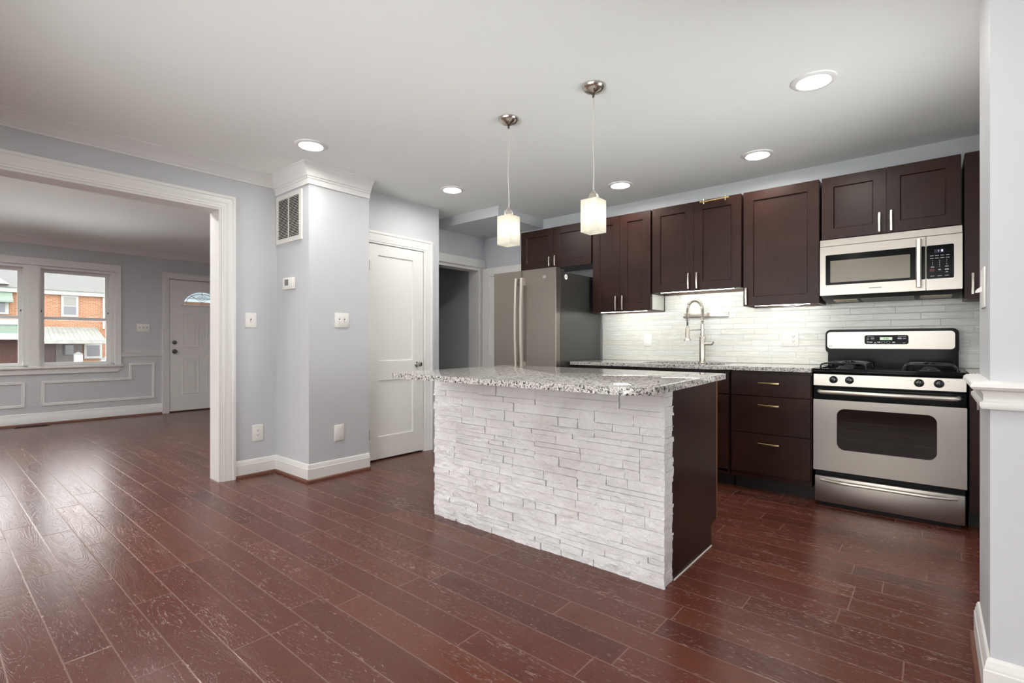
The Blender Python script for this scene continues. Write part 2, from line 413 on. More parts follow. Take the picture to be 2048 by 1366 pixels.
# ------------------------------------------------------------------ mesh builder
class MB:
    def __init__(s): s.bm = bmesh.new()
    def _verts(s, pts): return [s.bm.verts.new(p) for p in pts]
    def face(s, pts):
        vs = s._verts(pts)
        return s.bm.faces.new(vs)
    def box(s, x0, x1, y0, y1, z0, z1, bev=0.0, seg=1):
        m = Matrix.Translation(((x0 + x1) / 2, (y0 + y1) / 2, (z0 + z1) / 2)) @ Matrix.Diagonal((abs(x1 - x0), abs(y1 - y0), abs(z1 - z0), 1))
        r = bmesh.ops.create_cube(s.bm, size=1.0, matrix=m)
        if bev > 0:
            es = list({e for v in r['verts'] for e in v.link_edges})
            bmesh.ops.bevel(s.bm, geom=es, offset=bev, segments=seg, affect='EDGES', profile=0.5)
        return s
    def tube(s, pts, r, seg=10, closed=False, radii=None):
        pts = [Vector(p) for p in pts]
        n = len(pts)
        rings = []
        prev = None
        for i, p in enumerate(pts):
            if closed: t = (pts[(i + 1) % n] - pts[i - 1]).normalized()
            elif i == 0: t = (pts[1] - pts[0]).normalized()
            elif i == n - 1: t = (pts[-1] - pts[-2]).normalized()
            else: t = ((pts[i + 1] - p).normalized() + (p - pts[i - 1]).normalized()).normalized()
            if prev is None:
                a = Vector((0, 0, 1)) if abs(t.z) < 0.9 else Vector((1, 0, 0))
                u = t.cross(a).normalized()
            else:
                u = (prev - t * prev.dot(t)).normalized()
            prev = u
            w = t.cross(u)
            rr = radii[i] if radii else r
            rings.append(s._verts([p + (u * math.cos(2 * math.pi * k / seg) + w * math.sin(2 * math.pi * k / seg)) * rr for k in range(seg)]))
        m = n if closed else n - 1
        for i in range(m):
            A, B = rings[i], rings[(i + 1) % n]
            for k in range(seg):
                s.bm.faces.new((A[k], A[(k + 1) % seg], B[(k + 1) % seg], B[k]))
        if not closed:
            s.bm.faces.new(rings[0][::-1]); s.bm.faces.new(rings[-1])
        return s
    def cyl(s, p0, p1, r, seg=20, r2=None):
        return s.tube([p0, p1], r, seg, radii=[r, r if r2 is None else r2])
    def lathe(s, prof, c, axis='z', seg=28, sgn=1):
        c = Vector(c)
        rings = []
        for r, h in prof:
            pts = []
            for k in range(seg):
                a = 2 * math.pi * k / seg
                if axis == 'z': d = Vector((r * math.cos(a), r * math.sin(a), h * sgn))
                elif axis == 'y': d = Vector((r * math.cos(a), h * sgn, r * math.sin(a)))
                else: d = Vector((h * sgn, r * math.cos(a), r * math.sin(a)))
                pts.append(c + d)
            rings.append(s._verts(pts))
        for A, B in zip(rings, rings[1:]):
            for k in range(seg):
                s.bm.faces.new((A[k], A[(k + 1) % seg], B[(k + 1) % seg], B[k]))
        s.bm.faces.new(rings[0][::-1]); s.bm.faces.new(rings[-1])
        return s
    def P3(s, plane, a, b, d):
        return (a, d, b) if plane == 'xz' else ((a, b, d) if plane == 'xy' else (d, a, b))
    def prism(s, poly, plane, d0, d1):
        A = s._verts([s.P3(plane, a, b, d0) for a, b in poly])
        B = s._verts([s.P3(plane, a, b, d1) for a, b in poly])
        n = len(poly)
        s.bm.faces.new(A[::-1]); s.bm.faces.new(B)
        for i in range(n):
            s.bm.faces.new((A[i], A[(i + 1) % n], B[(i + 1) % n], B[i]))
        return s
    def frame(s, outer, inner, plane, d0, d1):
        n = len(outer)
        OA = s._verts([s.P3(plane, a, b, d0) for a, b in outer]); OB = s._verts([s.P3(plane, a, b, d1) for a, b in outer])
        IA = s._verts([s.P3(plane, a, b, d0) for a, b in inner]); IB = s._verts([s.P3(plane, a, b, d1) for a, b in inner])
        for i in range(n):
            j = (i + 1) % n
            s.bm.faces.new((OA[i], OA[j], IA[j], IA[i])); s.bm.faces.new((OB[j], OB[i], IB[i], IB[j]))
            s.bm.faces.new((OA[j], OA[i], OB[i], OB[j])); s.bm.faces.new((IA[i], IA[j], IB[j], IB[i]))
        return s
    def sweep(s, prof, path, nrm, closed=False):
        """prof (a, b): a along tangent x nrm, b along nrm; mitred at the path's corners"""
        nrm = Vector(nrm).normalized()
        pts = [Vector(p) for p in path]
        n = len(pts)
        rings = []
        for i, p in enumerate(pts):
            tin = (p - pts[i - 1]).normalized() if (closed or i > 0) else None
            tout = (pts[(i + 1) % n] - p).normalized() if (closed or i < n - 1) else None
            if tin is None: o = tout.cross(nrm)
            elif tout is None: o = tin.cross(nrm)
            else:
                n1, n2 = tin.cross(nrm), tout.cross(nrm)
                mm = (n1 + n2).normalized()
                o = mm / max(0.2, mm.dot(n1))
            rings.append(s._verts([p + o * a + nrm * b for a, b in prof]))
        k = len(prof)
        for i in range(n if closed else n - 1):
            A, B = rings[i], rings[(i + 1) % n]
            for j in range(k):
                s.bm.faces.new((A[j], A[(j + 1) % k], B[(j + 1) % k], B[j]))
        if not closed:
            s.bm.faces.new(rings[0][::-1]); s.bm.faces.new(rings[-1])
        return s
    def grid(s, P, nu, nv, f):
        V = [[s.bm.verts.new(f(i / nu, j / nv)) for j in range(nv + 1)] for i in range(nu + 1)]
        for i in range(nu):
            for j in range(nv):
                s.bm.faces.new((V[i][j], V[i + 1][j], V[i + 1][j + 1], V[i][j + 1]))
        return V
    def text(s, body, size, origin, plane='xz', flip=False, depth=0.0006, bold=0.0):
        cu = bpy.data.curves.new('t', 'FONT')
        cu.body = body; cu.size = size; cu.extrude = depth; cu.align_x = 'CENTER'; cu.align_y = 'CENTER'; cu.offset = bold
        ob = bpy.data.objects.new('t', cu)
        COL.objects.link(ob)
        me = bpy.data.meshes.new_from_object(ob.evaluated_get(bpy.context.evaluated_depsgraph_get()))
        o = Vector(origin)
        vm = []
        for v in me.vertices:
            x, y, z = v.co
            if plane == 'xz': q = Vector((x, -z, y))
            else: q = Vector((z, x, y))
            vm.append(s.bm.verts.new(o + q))
        for p in me.polygons:
            try: s.bm.faces.new([vm[i] for i in p.vertices])
            except ValueError: pass
        bpy.data.objects.remove(ob); bpy.data.curves.remove(cu); bpy.data.meshes.remove(me)
        return s

def rrect(a0, a1, b0, b1, r, seg=6):
    pts = []
    for (ca, cb, st) in ((a1 - r, b1 - r, 0), (a0 + r, b1 - r, 90), (a0 + r, b0 + r, 180), (a1 - r, b0 + r, 270)):
        for k in range(seg + 1):
            t = math.radians(st + 90 * k / seg)
            pts.append((ca + r * math.cos(t), cb + r * math.sin(t)))
    return pts

WORLD_AT = {}
def obj(name, mb, mat, parent=None, smooth=35, origin=None):
    me = bpy.data.meshes.new(name)
    bm = mb.bm
    bmesh.ops.recalc_face_normals(bm, faces=bm.faces)
    xs = [v.co for v in bm.verts]
    if origin is None:
        lo = [min(v[i] for v in xs) for i in range(3)]; hi = [max(v[i] for v in xs) for i in range(3)]
        origin = Vector(((lo[0] + hi[0]) / 2, (lo[1] + hi[1]) / 2, lo[2]))
    origin = Vector(origin)
    bmesh.ops.translate(bm, verts=bm.verts, vec=-origin)
    bm.to_mesh(me); bm.free()
    if smooth:
        me.polygons.foreach_set('use_smooth', [True] * len(me.polygons))
        me.set_sharp_from_angle(angle=math.radians(smooth))
    me.materials.append(M[mat])
    o = bpy.data.objects.new(name, me)
    COL.objects.link(o)
    WORLD_AT[o.name] = origin
    if parent is not None:
        o.parent = parent
        o.location = origin - WORLD_AT[parent.name]
    else:
        o.location = origin
    return o

def tag(o, label, cat=None, group=None, kind=None):
    if label: o['label'] = label
    if cat: o['category'] = cat
    if group: o['group'] = group
    if kind: o['kind'] = kind
    return o

def thing(name, loc, label, cat, group=None):
    o = bpy.data.objects.new(name, None)
    o.empty_display_size = 0.1
    COL.objects.link(o)
    o.location = loc
    WORLD_AT[o.name] = Vector(loc)
    return tag(o, label, cat, group)

def struct(name, mb, mat, label=None, cat=None, smooth=35, origin=None):
    o = obj(name, mb, mat, None, smooth, origin)
    return tag(o, label, cat, None, 'structure')

# ------------------------------------------------------------------ room shell
XP, XPB = -4.225, -4.39          # partition: kitchen face / living face
YW = 4.515                       # cabinet wall
struct('floor', MB().box(-9.06, 2.7, -1.76, 4.62, -0.08, 0.0), 'floor', 'reddish brown scuffed oak plank floor', 'floor', origin=(0, 0, 0))
struct('ceiling', MB().box(-9.06, 2.7, -1.76, 4.62, CEIL, CEIL + 0.1), 'ceil', 'flat white ceiling over kitchen and living room', 'ceiling')

mb = MB()
mb.box(XPB, XP, 1.525, 3.66, 0, CEIL)                      # beside the wide opening up to the alcove doorway
mb.box(XPB, XP, 3.66, 4.43, 1.985, CEIL)
mb.box(XPB, XP, 4.43, 4.62, 0, CEIL)
mb.box(XPB, XP, -0.9, 1.525, 2.125, CEIL)
mb.box(XPB, XP, -1.76, -0.9, 0, CEIL)
struct('wall_partition', mb, 'wall', 'pale grey wall with the wide opening to the living room', 'wall')
struct('wall_column', MB().box(XP, -3.69, 1.955, 2.495, 0, CEIL), 'wall', 'boxed out pale grey column carrying the vent grille and thermostat', 'wall')
mb = MB()
mb.box(XP, -3.94, 2.495, 3.46, 0, CEIL)
mb.box(-3.94, -3.885, 2.495, 2.61, 0, CEIL)
mb.box(-3.94, -3.885, 3.25, 3.46, 0, CEIL)
mb.box(-3.94, -3.885, 2.61, 3.25, 1.985, CEIL)
struct('wall_closet', mb, 'wall', 'pale grey wall around the white closet door', 'wall')
struct('wall_back', MB().box(-5.45, 0.72, YW, 4.62, 0, CEIL), 'wall', 'grey kitchen wall behind the dark cabinets', 'wall')
mb = MB(); mb.box(0.62, 0.72, 2.49, 2.6, 0, CEIL); mb.box(0.62, 0.72, 3.5, YW, 0, CEIL); mb.box(0.62, 0.72, 2.6, 3.5, 0, 0.75); mb.box(0.62, 0.72, 2.6, 3.5, 2.05, CEIL)
struct('wall_right', mb, 'wall', 'kitchen side wall beyond the range', 'wall')
struct('wall_stub', MB().box(0.134, 2.7, 2.07, 2.49, 0, CEIL), 'wall', 'pale grey wall end standing in front of the range', 'wall')
mb = MB()
mb.box(XPB, -4.0, -1.76, -1.7, 0, CEIL); mb.box(2.0, 2.7, -1.76, -1.7, 0, CEIL)
mb.box(-4.0, 2.0, -1.76, -1.7, 0, 0.3); mb.box(-4.0, 2.0, -1.76, -1.7, 2.3, CEIL)
struct('wall_dining', mb, 'wall', 'unseen dining room wall with a wide opening added for light', 'wall')
struct('window_2', MB().box(-4.0, 2.0, -1.74, -1.735, 0.3, 2.3), 'dimpane', 'added pane dimming the unseen wide opening behind the viewpoint', 'window')  # opening and pane added and sized to light the kitchen from the front
struct('wall_side', MB().box(2.6, 2.7, -1.7, 2.07, 0, CEIL), 'wall', 'dining room end wall', 'wall')
# living room
XL = -8.98
mb = MB()
mb.box(-9.12, XL, -1.76, 0.13, 0, CEIL); mb.box(-9.12, XL, 0.13, 1.84, 0, 0.765); mb.box(-9.12, XL, 0.13, 1.84, 2.085, CEIL)
mb.box(-9.12, XL, 1.84, 2.51, 0, CEIL); mb.box(-9.12, XL, 2.51, 3.425, 2.062, CEIL); mb.box(-9.12, XL, 3.425, 3.6, 0, CEIL)
struct('wall_front', mb, 'wall', 'grey living room wall with the double window and front door', 'wall')
struct('wall_living', MB().box(XL, XPB, 3.52, 3.6, 0, CEIL), 'wall', 'living room side wall by the front door', 'wall')
struct('wall_far', MB().box(XL, XPB, -1.76, -1.66, 0, CEIL), 'wall', 'living room end wall', 'wall')
mb = MB(); mb.box(-5.45, -5.35, 3.6, YW, 0, CEIL)
struct('wall_hall', mb, 'hall', 'hall wall with its shade painted in, seen through the narrow doorway', 'wall')
# soffit over the fridge alcove
struct('trim_1', MB().box(XP, -3.33, 3.76, YW, 2.357, CEIL), 'wall', 'dropped grey soffit box above the refrigerator corner', 'soffit')

# ---- crown
CROWN = [(0, -0.09), (0.010, -0.09), (0.013, -0.078), (0.022, -0.072), (0.030, -0.058), (0.052, -0.034), (0.080, -0.022), (0.092, -0.013), (0.104, -0.011), (0.104, 0), (0, 0)]
mb = MB().sweep(CROWN, [(XP, -1.7, CEIL), (XP, 1.955, CEIL)], (0, 0, 1))
struct('trim_2', mb, 'trim', 'white crown moulding above the wide opening', 'crown moulding')
CROWN2 = [(0, -0.147), (0.013, -0.147), (0.015, -0.108), (0.022, -0.104), (0.024, -0.094), (0.033, -0.088), (0.038, -0.070), (0.055, -0.040), (0.074, -0.022), (0.080, -0.012), (0.086, -0.010), (0.086, 0), (0, 0)]
mb = MB().sweep(CROWN2, [(XP, 1.955, CEIL), (-3.69, 1.955, CEIL), (-3.69, 2.495, CEIL)], (0, 0, 1))
struct('trim_3', mb, 'trim', 'white stacked crown moulding wrapping the column top', 'crown moulding')
mb = MB().sweep([(a * 1.0, b) for a, b in CROWN], [(XL, 3.52, CEIL), (XL, -1.66, CEIL)], (0, 0, 1))
mb2 = MB().sweep(CROWN, [(XL, -1.66, CEIL), (XL, 3.52, CEIL)], (0, 0, 1))
mb.bm.free()
struct('trim_4', mb2, 'trim', 'white crown moulding over the living room window', 'crown moulding')

# ---- baseboards and shoe moulding
BASE = [(0, 0.022), (0.016, 0.022), (0.016, 0.100), (0.013, 0.104), (0.013, 0.112), (0.010, 0.118), (0.010, 0.126), (0.006, 0.134), (0.0, 0.137)]
SHOE = [(0, 0.0), (0.030, 0.0), (0.030, 0.006), (0.027, 0.016), (0.018, 0.023), (0, 0.023)]
kp = [(XP, 1.622, 0), (XP, 1.955, 0), (-3.69, 1.955, 0), (-3.69, 2.495, 0)]
struct('baseboard_column', MB().sweep(BASE, kp, (0, 0, 1)), 'trim', 'white baseboard wrapping the foot of the column', 'baseboard')
struct('trim_5', MB().sweep(SHOE, kp, (0, 0, 1)), 'shoe', 'brown shoe moulding under the column baseboard', 'shoe moulding')
sp_ = [(0.134, 2.49, 0), (0.134, 2.07, 0), (2.6, 2.07, 0)]
struct('baseboard_right', MB().sweep([(a, b * 1.0) for a, b in BASE], sp_, (0, 0, 1)), 'trim', 'white baseboard around the wall end in front of the range', 'baseboard')
struct('trim_6', MB().sweep(SHOE, sp_[:2] + [(0.30, 2.07, 0)], (0, 0, 1)), 'shoe', 'brown shoe moulding at the wall end by the range', 'shoe moulding')
RAIL = [(0, 0.882), (0.020, 0.882), (0.024, 0.890), (0.024, 0.900), (0.016, 0.906), (0.016, 0.926), (0.022, 0.936), (0.040, 0.940), (0.046, 0.948), (0.044, 0.958), (0.036, 0.964), (0, 0.966)]
struct('trim_7', MB().sweep(RAIL, sp_, (0, 0, 1)), 'trim', 'white chair rail around the wall end in front of the range', 'chair rail')
lb = [(XL, -1.66, 0), (XL, 2.412, 0)]
struct('baseboard_living', MB().sweep([(a, b * 1.15) for a, b in BASE], lb, (0, 0, 1)), 'trim', 'white baseboard under the living room window', 'baseboard')
struct('trim_8', MB().sweep(SHOE, lb, (0, 0, 1)), 'shoe', 'dark shoe moulding under the living room baseboard', 'shoe moulding')
LR = [(0, 0.880), (0.012, 0.880), (0.012, 0.905), (0.018, 0.915), (0.018, 0.930), (0.024, 0.940), (0, 0.945)]
struct('trim_9', MB().sweep(LR, [(XL, 1.915, 0), (XL, 2.412, 0)], (0, 0, 1)), 'trim', 'white chair rail between living room window and front door', 'chair rail')

# ---- casings.  path runs so that tangent x normal points away from the opening
CAS = [(0, 0), (0, 0.012), (0.012, 0.012), (0.016, 0.016), (0.040, 0.016), (0.046, 0.020), (0.072, 0.020), (0.078, 0.026), (0.096, 0.026), (0.096, 0)]
def casing(name, y0, y1, ztop, x, nx, label, w=0.096, z0=0.0):
    prof = [(a * w / 0.096, b) for a, b in CAS]
    p = [(x, y1, z0), (x, y1, ztop), (x, y0, ztop), (x, y0, z0)]
    if nx < 0: p = p[::-1]
    return struct(name, MB().sweep(prof, p, (nx, 0, 0)), 'trim', label, 'door casing')
casing('trim_10', -0.9, 1.525, 2.125, XP, 1, 'wide white casing around the living room opening', 0.098)
mb = MB()
mb.box(XPB - 0.012, XP + 0.004, 1.508, 1.5255, 0, 2.125); mb.box(XPB - 0.012, XP + 0.004, -0.9, 1.508, 2.108, 2.1255)
struct('trim_11', mb, 'jamb', 'white jamb lining inside the living room opening', 'jamb')
casing('trim_12', -0.9, 1.525, 2.125, XPB, -1, 'white casing on the living room side of the opening', 0.098)
casing('trim_13', 2.605, 3.252, 1.985, -3.885, 1, 'white casing around the closet door', 0.11)
p = [(XP, 4.40, 0), (XP, 4.40, 1.975)]
mb = MB()
mb.box(XP, XP + 0.018, 3.56, YW - 0.002, 2.005, 2.088, 0.003)
mb.box(XP, XP + 0.028, 3.56, YW - 0.002, 1.988, 2.008, 0.003)
mb.box(XP, XP + 0.016, 4.40, YW - 0.002, 0, 1.99, 0.003)
mb.box(XP, XP + 0.016, 3.56, 3.66, 0, 1.99, 0.003)
struct('trim_14', mb, 'trim', 'white flat casing of the dark hall doorway', 'door casing')
mb = MB(); mb.box(XPB, XP, 4.40, 4.43, 0, 1.985); mb.box(XPB, XP, 3.66, 4.40, 1.955, 1.985); mb.box(XPB, XP, 3.66, 3.69, 0, 1.955)
struct('trim_15', mb, 'trim', 'white jamb of the dark hall doorway', 'jamb')

# ------------------------------------------------------------------ doors
def shaker_slab(mb, plane, a0, a1, b0, b1, d_front, d_back, panels, rec, ch=0.005):
    """a slab with recessed panels whose inner edges slope down to the panel"""
    panels = sorted(panels, key=lambda q: q[2])
    pa0, pa1 = panels[0][0], panels[0][1]
    sg = 1 if d_front > d_back else -1
    dp = d_front - sg * abs(rec)
    def quad(*pts):
        mb.bm.faces.new([mb.bm.verts.new(mb.P3(plane, a, b, d)) for a, b, d in pts])
    def flat(u0, u1, v0, v1, d): quad((u0, v0, d), (u1, v0, d), (u1, v1, d), (u0, v1, d))
    flat(a0, pa0, b0, b1, d_front); flat(pa1, a1, b0, b1, d_front)
    edges = [b0] + [v for q in panels for v in (q[2], q[3])] + [b1]
    for k in range(0, len(edges), 2): flat(pa0, pa1, edges[k], edges[k + 1], d_front)
    for _, _, v0, v1 in panels:
        o = [(pa0, v0), (pa1, v0), (pa1, v1), (pa0, v1)]
        i = [(pa0 + ch, v0 + ch), (pa1 - ch, v0 + ch), (pa1 - ch, v1 - ch), (pa0 + ch, v1 - ch)]
        for k in range(4):
            j = (k + 1) % 4
            quad((*o[k], d_front), (*o[j], d_front), (*i[j], dp), (*i[k], dp))
        flat(pa0 + ch, pa1 - ch, v0 + ch, v1 - ch, dp)
    flat(a0, a1, b0, b1, d_back)
    c = [(a0, b0), (a1, b0), (a1, b1), (a0, b1)]
    for k in range(4):
        j = (k + 1) % 4
        quad((*c[k], d_front), (*c[j], d_front), (*c[j], d_back), (*c[k], d_back))
    bmesh.ops.remove_doubles(mb.bm, verts=mb.bm.verts, dist=1e-5)
    # the rails and stiles meet along whole edges only where their corners coincide: dissolve the T joints
    return mb

mb = MB()
shaker_slab(mb, 'yz', 2.612, 3.247, 0.014, 1.978, -3.879, -3.915, [(2.722, 3.122, 0.215, 0.732), (2.722, 3.122, 0.910, 1.880)], 0.010)
d1 = struct('door_1', mb, 'door', 'white two panel closet door beside the column', 'door', 0)
mb = MB(); mb.lathe([(0.026, 0), (0.026, 0.004), (0.020, 0.008), (0.009, 0.010), (0.009, 0.026), (0.017, 0.030), (0.026, 0.040), (0.027, 0.050), (0.020, 0.060), (0.006, 0.063)], (-3.879, 3.168, 0.868), 'x', 12)
tag(obj('knob', mb, 'crystal', d1, 20), 'faceted silver closet door knob')
for z in (1.778, 0.248):
    mb = MB(); mb.cyl((-3.874, 2.628, z - 0.045), (-3.874, 2.628, z + 0.045), 0.006, 10); mb.box(-3.880, -3.877, 2.628, 2.65, z - 0.043, z + 0.043)
    obj('hinge', mb, 'vent', d1)

# the white door leaf folded back against the kitchen wall, partly behind the fridge
mb = MB()
shaker_slab(mb, 'xz', -4.19, -3.43, 0.012, 1.975, 4.44, 4.475, [(-4.085, -3.535, 0.215, 0.74), (-4.085, -3.535, 0.925, 1.875)], -0.010)
struct('door_3', mb, 'door', 'white panel door standing open beside the refrigerator', 'door', 0)

# front door
mb = MB()
panels = [(2.693, 2.898, 0.291, 0.823), (2.693, 2.898, 1.017, 1.520), (3.042, 3.247, 0.291, 0.823), (3.042, 3.247, 1.017, 1.520)]
fy, fz, fa, fb = 2.968, 1.675, 0.275, 0.215
# slab split at the fan light: lower part whole, upper part with a half-ellipse hole
mb.box(-9.03, XL - 0.004, 2.514, 3.422, 0.02, fz)
arc = [(fy + fa * math.cos(math.pi * k / 24), fz + fb * math.sin(math.pi * k / 24)) for k in range(25)]
outer = []
for k in range(25):
    t = math.pi * k / 24; c, s_ = math.cos(t), math.sin(t)
    hw, hh = (3.422 - fy), (2.056 - fz)
    hwl = fy - 2.514
    w_ = hw if c >= 0 else hwl
    sc_ = min(w_ / abs(c) if abs(c) > 1e-6 else 1e9, hh / s_ if s_ > 1e-6 else 1e9)
    outer.append((fy + c * sc_, fz + s_ * sc_))
outer[0] = (3.422, fz); outer[24] = (2.514, fz)
for xx in (XL - 0.004, -9.03):
    A = [mb.bm.verts.new((xx, a, b)) for a, b in outer]; B = [mb.bm.verts.new((xx, a, b)) for a, b in arc]
    for k in range(24):
        mb.bm.faces.new((A[k], A[k + 1], B[k + 1], B[k]))
        if abs(outer[k][1] - outer[k + 1][1]) > 1e-6 and abs(outer[k][0] - outer[k + 1][0]) > 1e-6:
            cy_ = 3.422 if outer[k][0] > fy else 2.514
            mb.bm.faces.new((A[k], mb.bm.verts.new((xx, cy_, 2.056)), A[k + 1]))
mb.box(-9.03, XL - 0.004, 2.514, 2.516, fz, 2.056); mb.box(-9.03, XL - 0.004, 2.514, 3.422, 2.054, 2.056)
for (a0, a1, b0, b1) in panels:
    mb.sweep([(0, 0), (0.004, 0.006), (0.010, 0.006), (0.016, 0.0)], [(XL - 0.004, a0, b0), (XL - 0.004, a1, b0), (XL - 0.004, a1, b1), (XL - 0.004, a0, b1)], (1, 0, 0), True)
    mb.box(XL - 0.006, XL + 0.001, a0 + 0.035, a1 - 0.035, b0 + 0.035, b1 - 0.035, 0.004)
d2 = struct('door_2', mb, 'door', 'white panelled front door with a leaded half round window', 'door')
mb = MB()
ring = [(XL - 0.004, fy + fa * math.cos(math.pi * k / 24), fz + fb * math.sin(math.pi * k / 24)) for k in range(25)]
mb.sweep([(-0.006, 0), (-0.006, 0.010), (0.010, 0.014), (0.026, 0.010), (0.030, 0)], ring[::1], (1, 0, 0), True)
obj('fan_frame', mb, 'trim', d2)
mb = MB(); mb.prism(arc, 'yz', -9.012, -9.008)
obj('fan_glass', mb, 'fanglass', d2)
mb = MB()
def came(pts): mb.tube([(-9.005, a, b) for a, b in pts], 0.0035, 6)
came([(fy + 0.225 * math.cos(math.pi * k / 20), fz + 0.02 + 0.160 * math.sin(math.pi * k / 20)) for k in range(21)])
came([(fy - 0.265, fz + 0.022), (fy + 0.265, fz + 0.022)])
came([(fy, fz), (fy, fz + 0.055)]); came([(fy, fz + 0.165), (fy, fz + 0.212)])
for q in (0.085, 0.042):
    came([(fy, fz + 0.105 - q * 0.75), (fy + q, fz + 0.105), (fy, fz + 0.105 + q * 0.75), (fy - q, fz + 0.105), (fy, fz + 0.105 - q * 0.75)])
came([(fy - 0.085, fz + 0.105), (fy - 0.17, fz + 0.155)]); came([(fy + 0.085, fz + 0.105), (fy + 0.17, fz + 0.155)])
obj('leading', mb, 'came', d2)
KN = [(0.032, 0), (0.032, 0.006), (0.014, 0.012), (0.012, 0.03), (0.026, 0.038), (0.028, 0.05), (0.02, 0.06), (0.004, 0.062)]
obj('knob', MB().lathe(KN, (XL - 0.004, 2.578, 0.943), 'x'), 'dhw', d2)
obj('deadbolt', MB().lathe([(0.031, 0), (0.031, 0.012), (0.024, 0.02), (0.012, 0.022), (0.010, 0.03), (0.003, 0.031)], (XL - 0.004, 2.578, 1.082), 'x'), 'dhw', d2)
casing('trim_16', 2.506, 3.43, 2.06, XL, 1, 'white casing around the front door', 0.094)
mb = MB(); mb.box(-9.12, -9.03, 2.49, 2.514, 0, 2.07); mb.box(-9.12, -9.03, 3.422, 3.44, 0, 2.07); mb.box(-9.12, -9.03, 2.49, 3.44, 2.056, 2.07)
mb.box(-9.12, -8.99, 2.51, 3.425, 0.0, 0.018)
struct('trim_17', mb, 'register', 'dark threshold and weather frame of the front door', 'door frame')

# ------------------------------------------------------------------ living room double window
wf = MB()
wf.box(XL, XL + 0.022, 1.836, 1.910, 0.765, 2.092, 0.004)             # side casing
wf.box(XL, XL + 0.022, 0.06, 0.134, 0.765, 2.092, 0.004)
wf.box(XL, XL + 0.022, 0.06, 1.91, 2.092, 2.19, 0.004)
wf.box(XL - 0.10, XL + 0.018, 0.938, 1.042, 0.765, 2.090)
for (a0, a1) in ((0.134, 0.938), (1.042, 1.836)):
    wf.box(XL - 0.13, XL + 0.006, a0, a0 + 0.018, 0.785, 2.055); wf.box(XL - 0.13, XL + 0.006, a1 - 0.045, a1, 0.785, 2.055)
    wf.box(XL - 0.13, XL + 0.006, a0, a1, 2.055, 2.084)
    wf.box(XL - 0.13, XL - 0.02, a0, a1, 0.765, 0.785)
w1 = struct('window_1', wf, 'trim', 'white double hung twin window looking out on a brick rowhouse', 'window')
for (a0, a1) in ((0.152, 0.893), (1.060, 1.791)):
    mb = MB()
    o_ = [(a0, 1.392), (a1, 1.392), (a1, 2.055), (a0, 2.055)]; i_ = [(a0 + 0.045, 1.425), (a1 - 0.045, 1.425), (a1 - 0.045, 2.012), (a0 + 0.045, 2.012)]
    mb.frame(o_, i_, 'yz', XL - 0.115, XL - 0.085)
    s1 = obj('upper_sash', mb, 'trim', w1)
    obj('pane', MB().box(XL - 0.102, XL - 0.098, a0 + 0.043, a1 - 0.043, 1.423, 2.014), 'glass', s1)
    mb = MB()
    o_ = [(a0, 0.785), (a1, 0.785), (a1, 1.425), (a0, 1.425)]; i_ = [(a0 + 0.04, 0.815), (a1 - 0.04, 0.815), (a1 - 0.04, 1.385), (a0 + 0.04, 1.385)]
    mb.frame(o_, i_, 'yz', XL - 0.083, XL - 0.05)
    s2 = obj('lower_sash', mb, 'trim', w1)
    obj('pane', MB().box(XL - 0.068, XL - 0.064, a0 + 0.038, a1 - 0.038, 0.813, 1.387), 'glass', s2)
    for yy in (a0 + 0.014, a1 - 0.014):
        obj('latch', MB().box(XL - 0.085, XL - 0.080, yy - 0.005, yy + 0.005, 1.485, 1.51), 'slot', s1)
obj('window_sill', MB().box(XL - 0.04, XL + 0.045, 0.04, 1.928, 0.735, 0.765, 0.006, 2), 'trim', w1)
mb = MB(); mb.prism([(0.06, 0.735), (0.09, 0.664), (1.875, 0.664), (1.91, 0.735)], 'yz', XL, XL + 0.018)
obj('apron', mb, 'trim', w1)
# wall panel mouldings
PM = [(-0.017, 0), (-0.017, 0.006), (-0.008, 0.011), (0.0, 0.006), (0.008, 0.011), (0.017, 0.007), (0.017, 0)]
p1 = [(1.085, 0.262), (2.301, 0.262), (2.301, 0.762), (2.022, 0.762), (2.022, 0.552), (1.085, 0.552)]
struct('trim_18', MB().sweep(PM, [(XL, a, b) for a, b in p1], (1, 0, 0), True), 'trim', 'white stepped panel moulding under the window beside the front door', 'panel moulding')
p0 = [(-0.1, 0.258), (0.894, 0.258), (0.894, 0.555), (-0.1, 0.555)]
struct('trim_19', MB().sweep(PM, [(XL, a, b) for a, b in p0], (1, 0, 0), True), 'trim', 'white rectangular panel moulding under the window mullion', 'panel moulding')

# floor register
fr = MB()
fr.box(-8.93, -8.80, 0.80, 1.12, 0.0, 0.006, 0.002)
t = tag(obj('floor_register', fr, 'register'), 'brown floor register below the living room window', 'floor vent')
mb = MB()
for k in range(9): mb.box(-8.915 + 0.0125 * k, -8.910 + 0.0125 * k, 0.815, 1.105, 0.006, 0.0075)
obj('louvre', mb, 'dark', t)

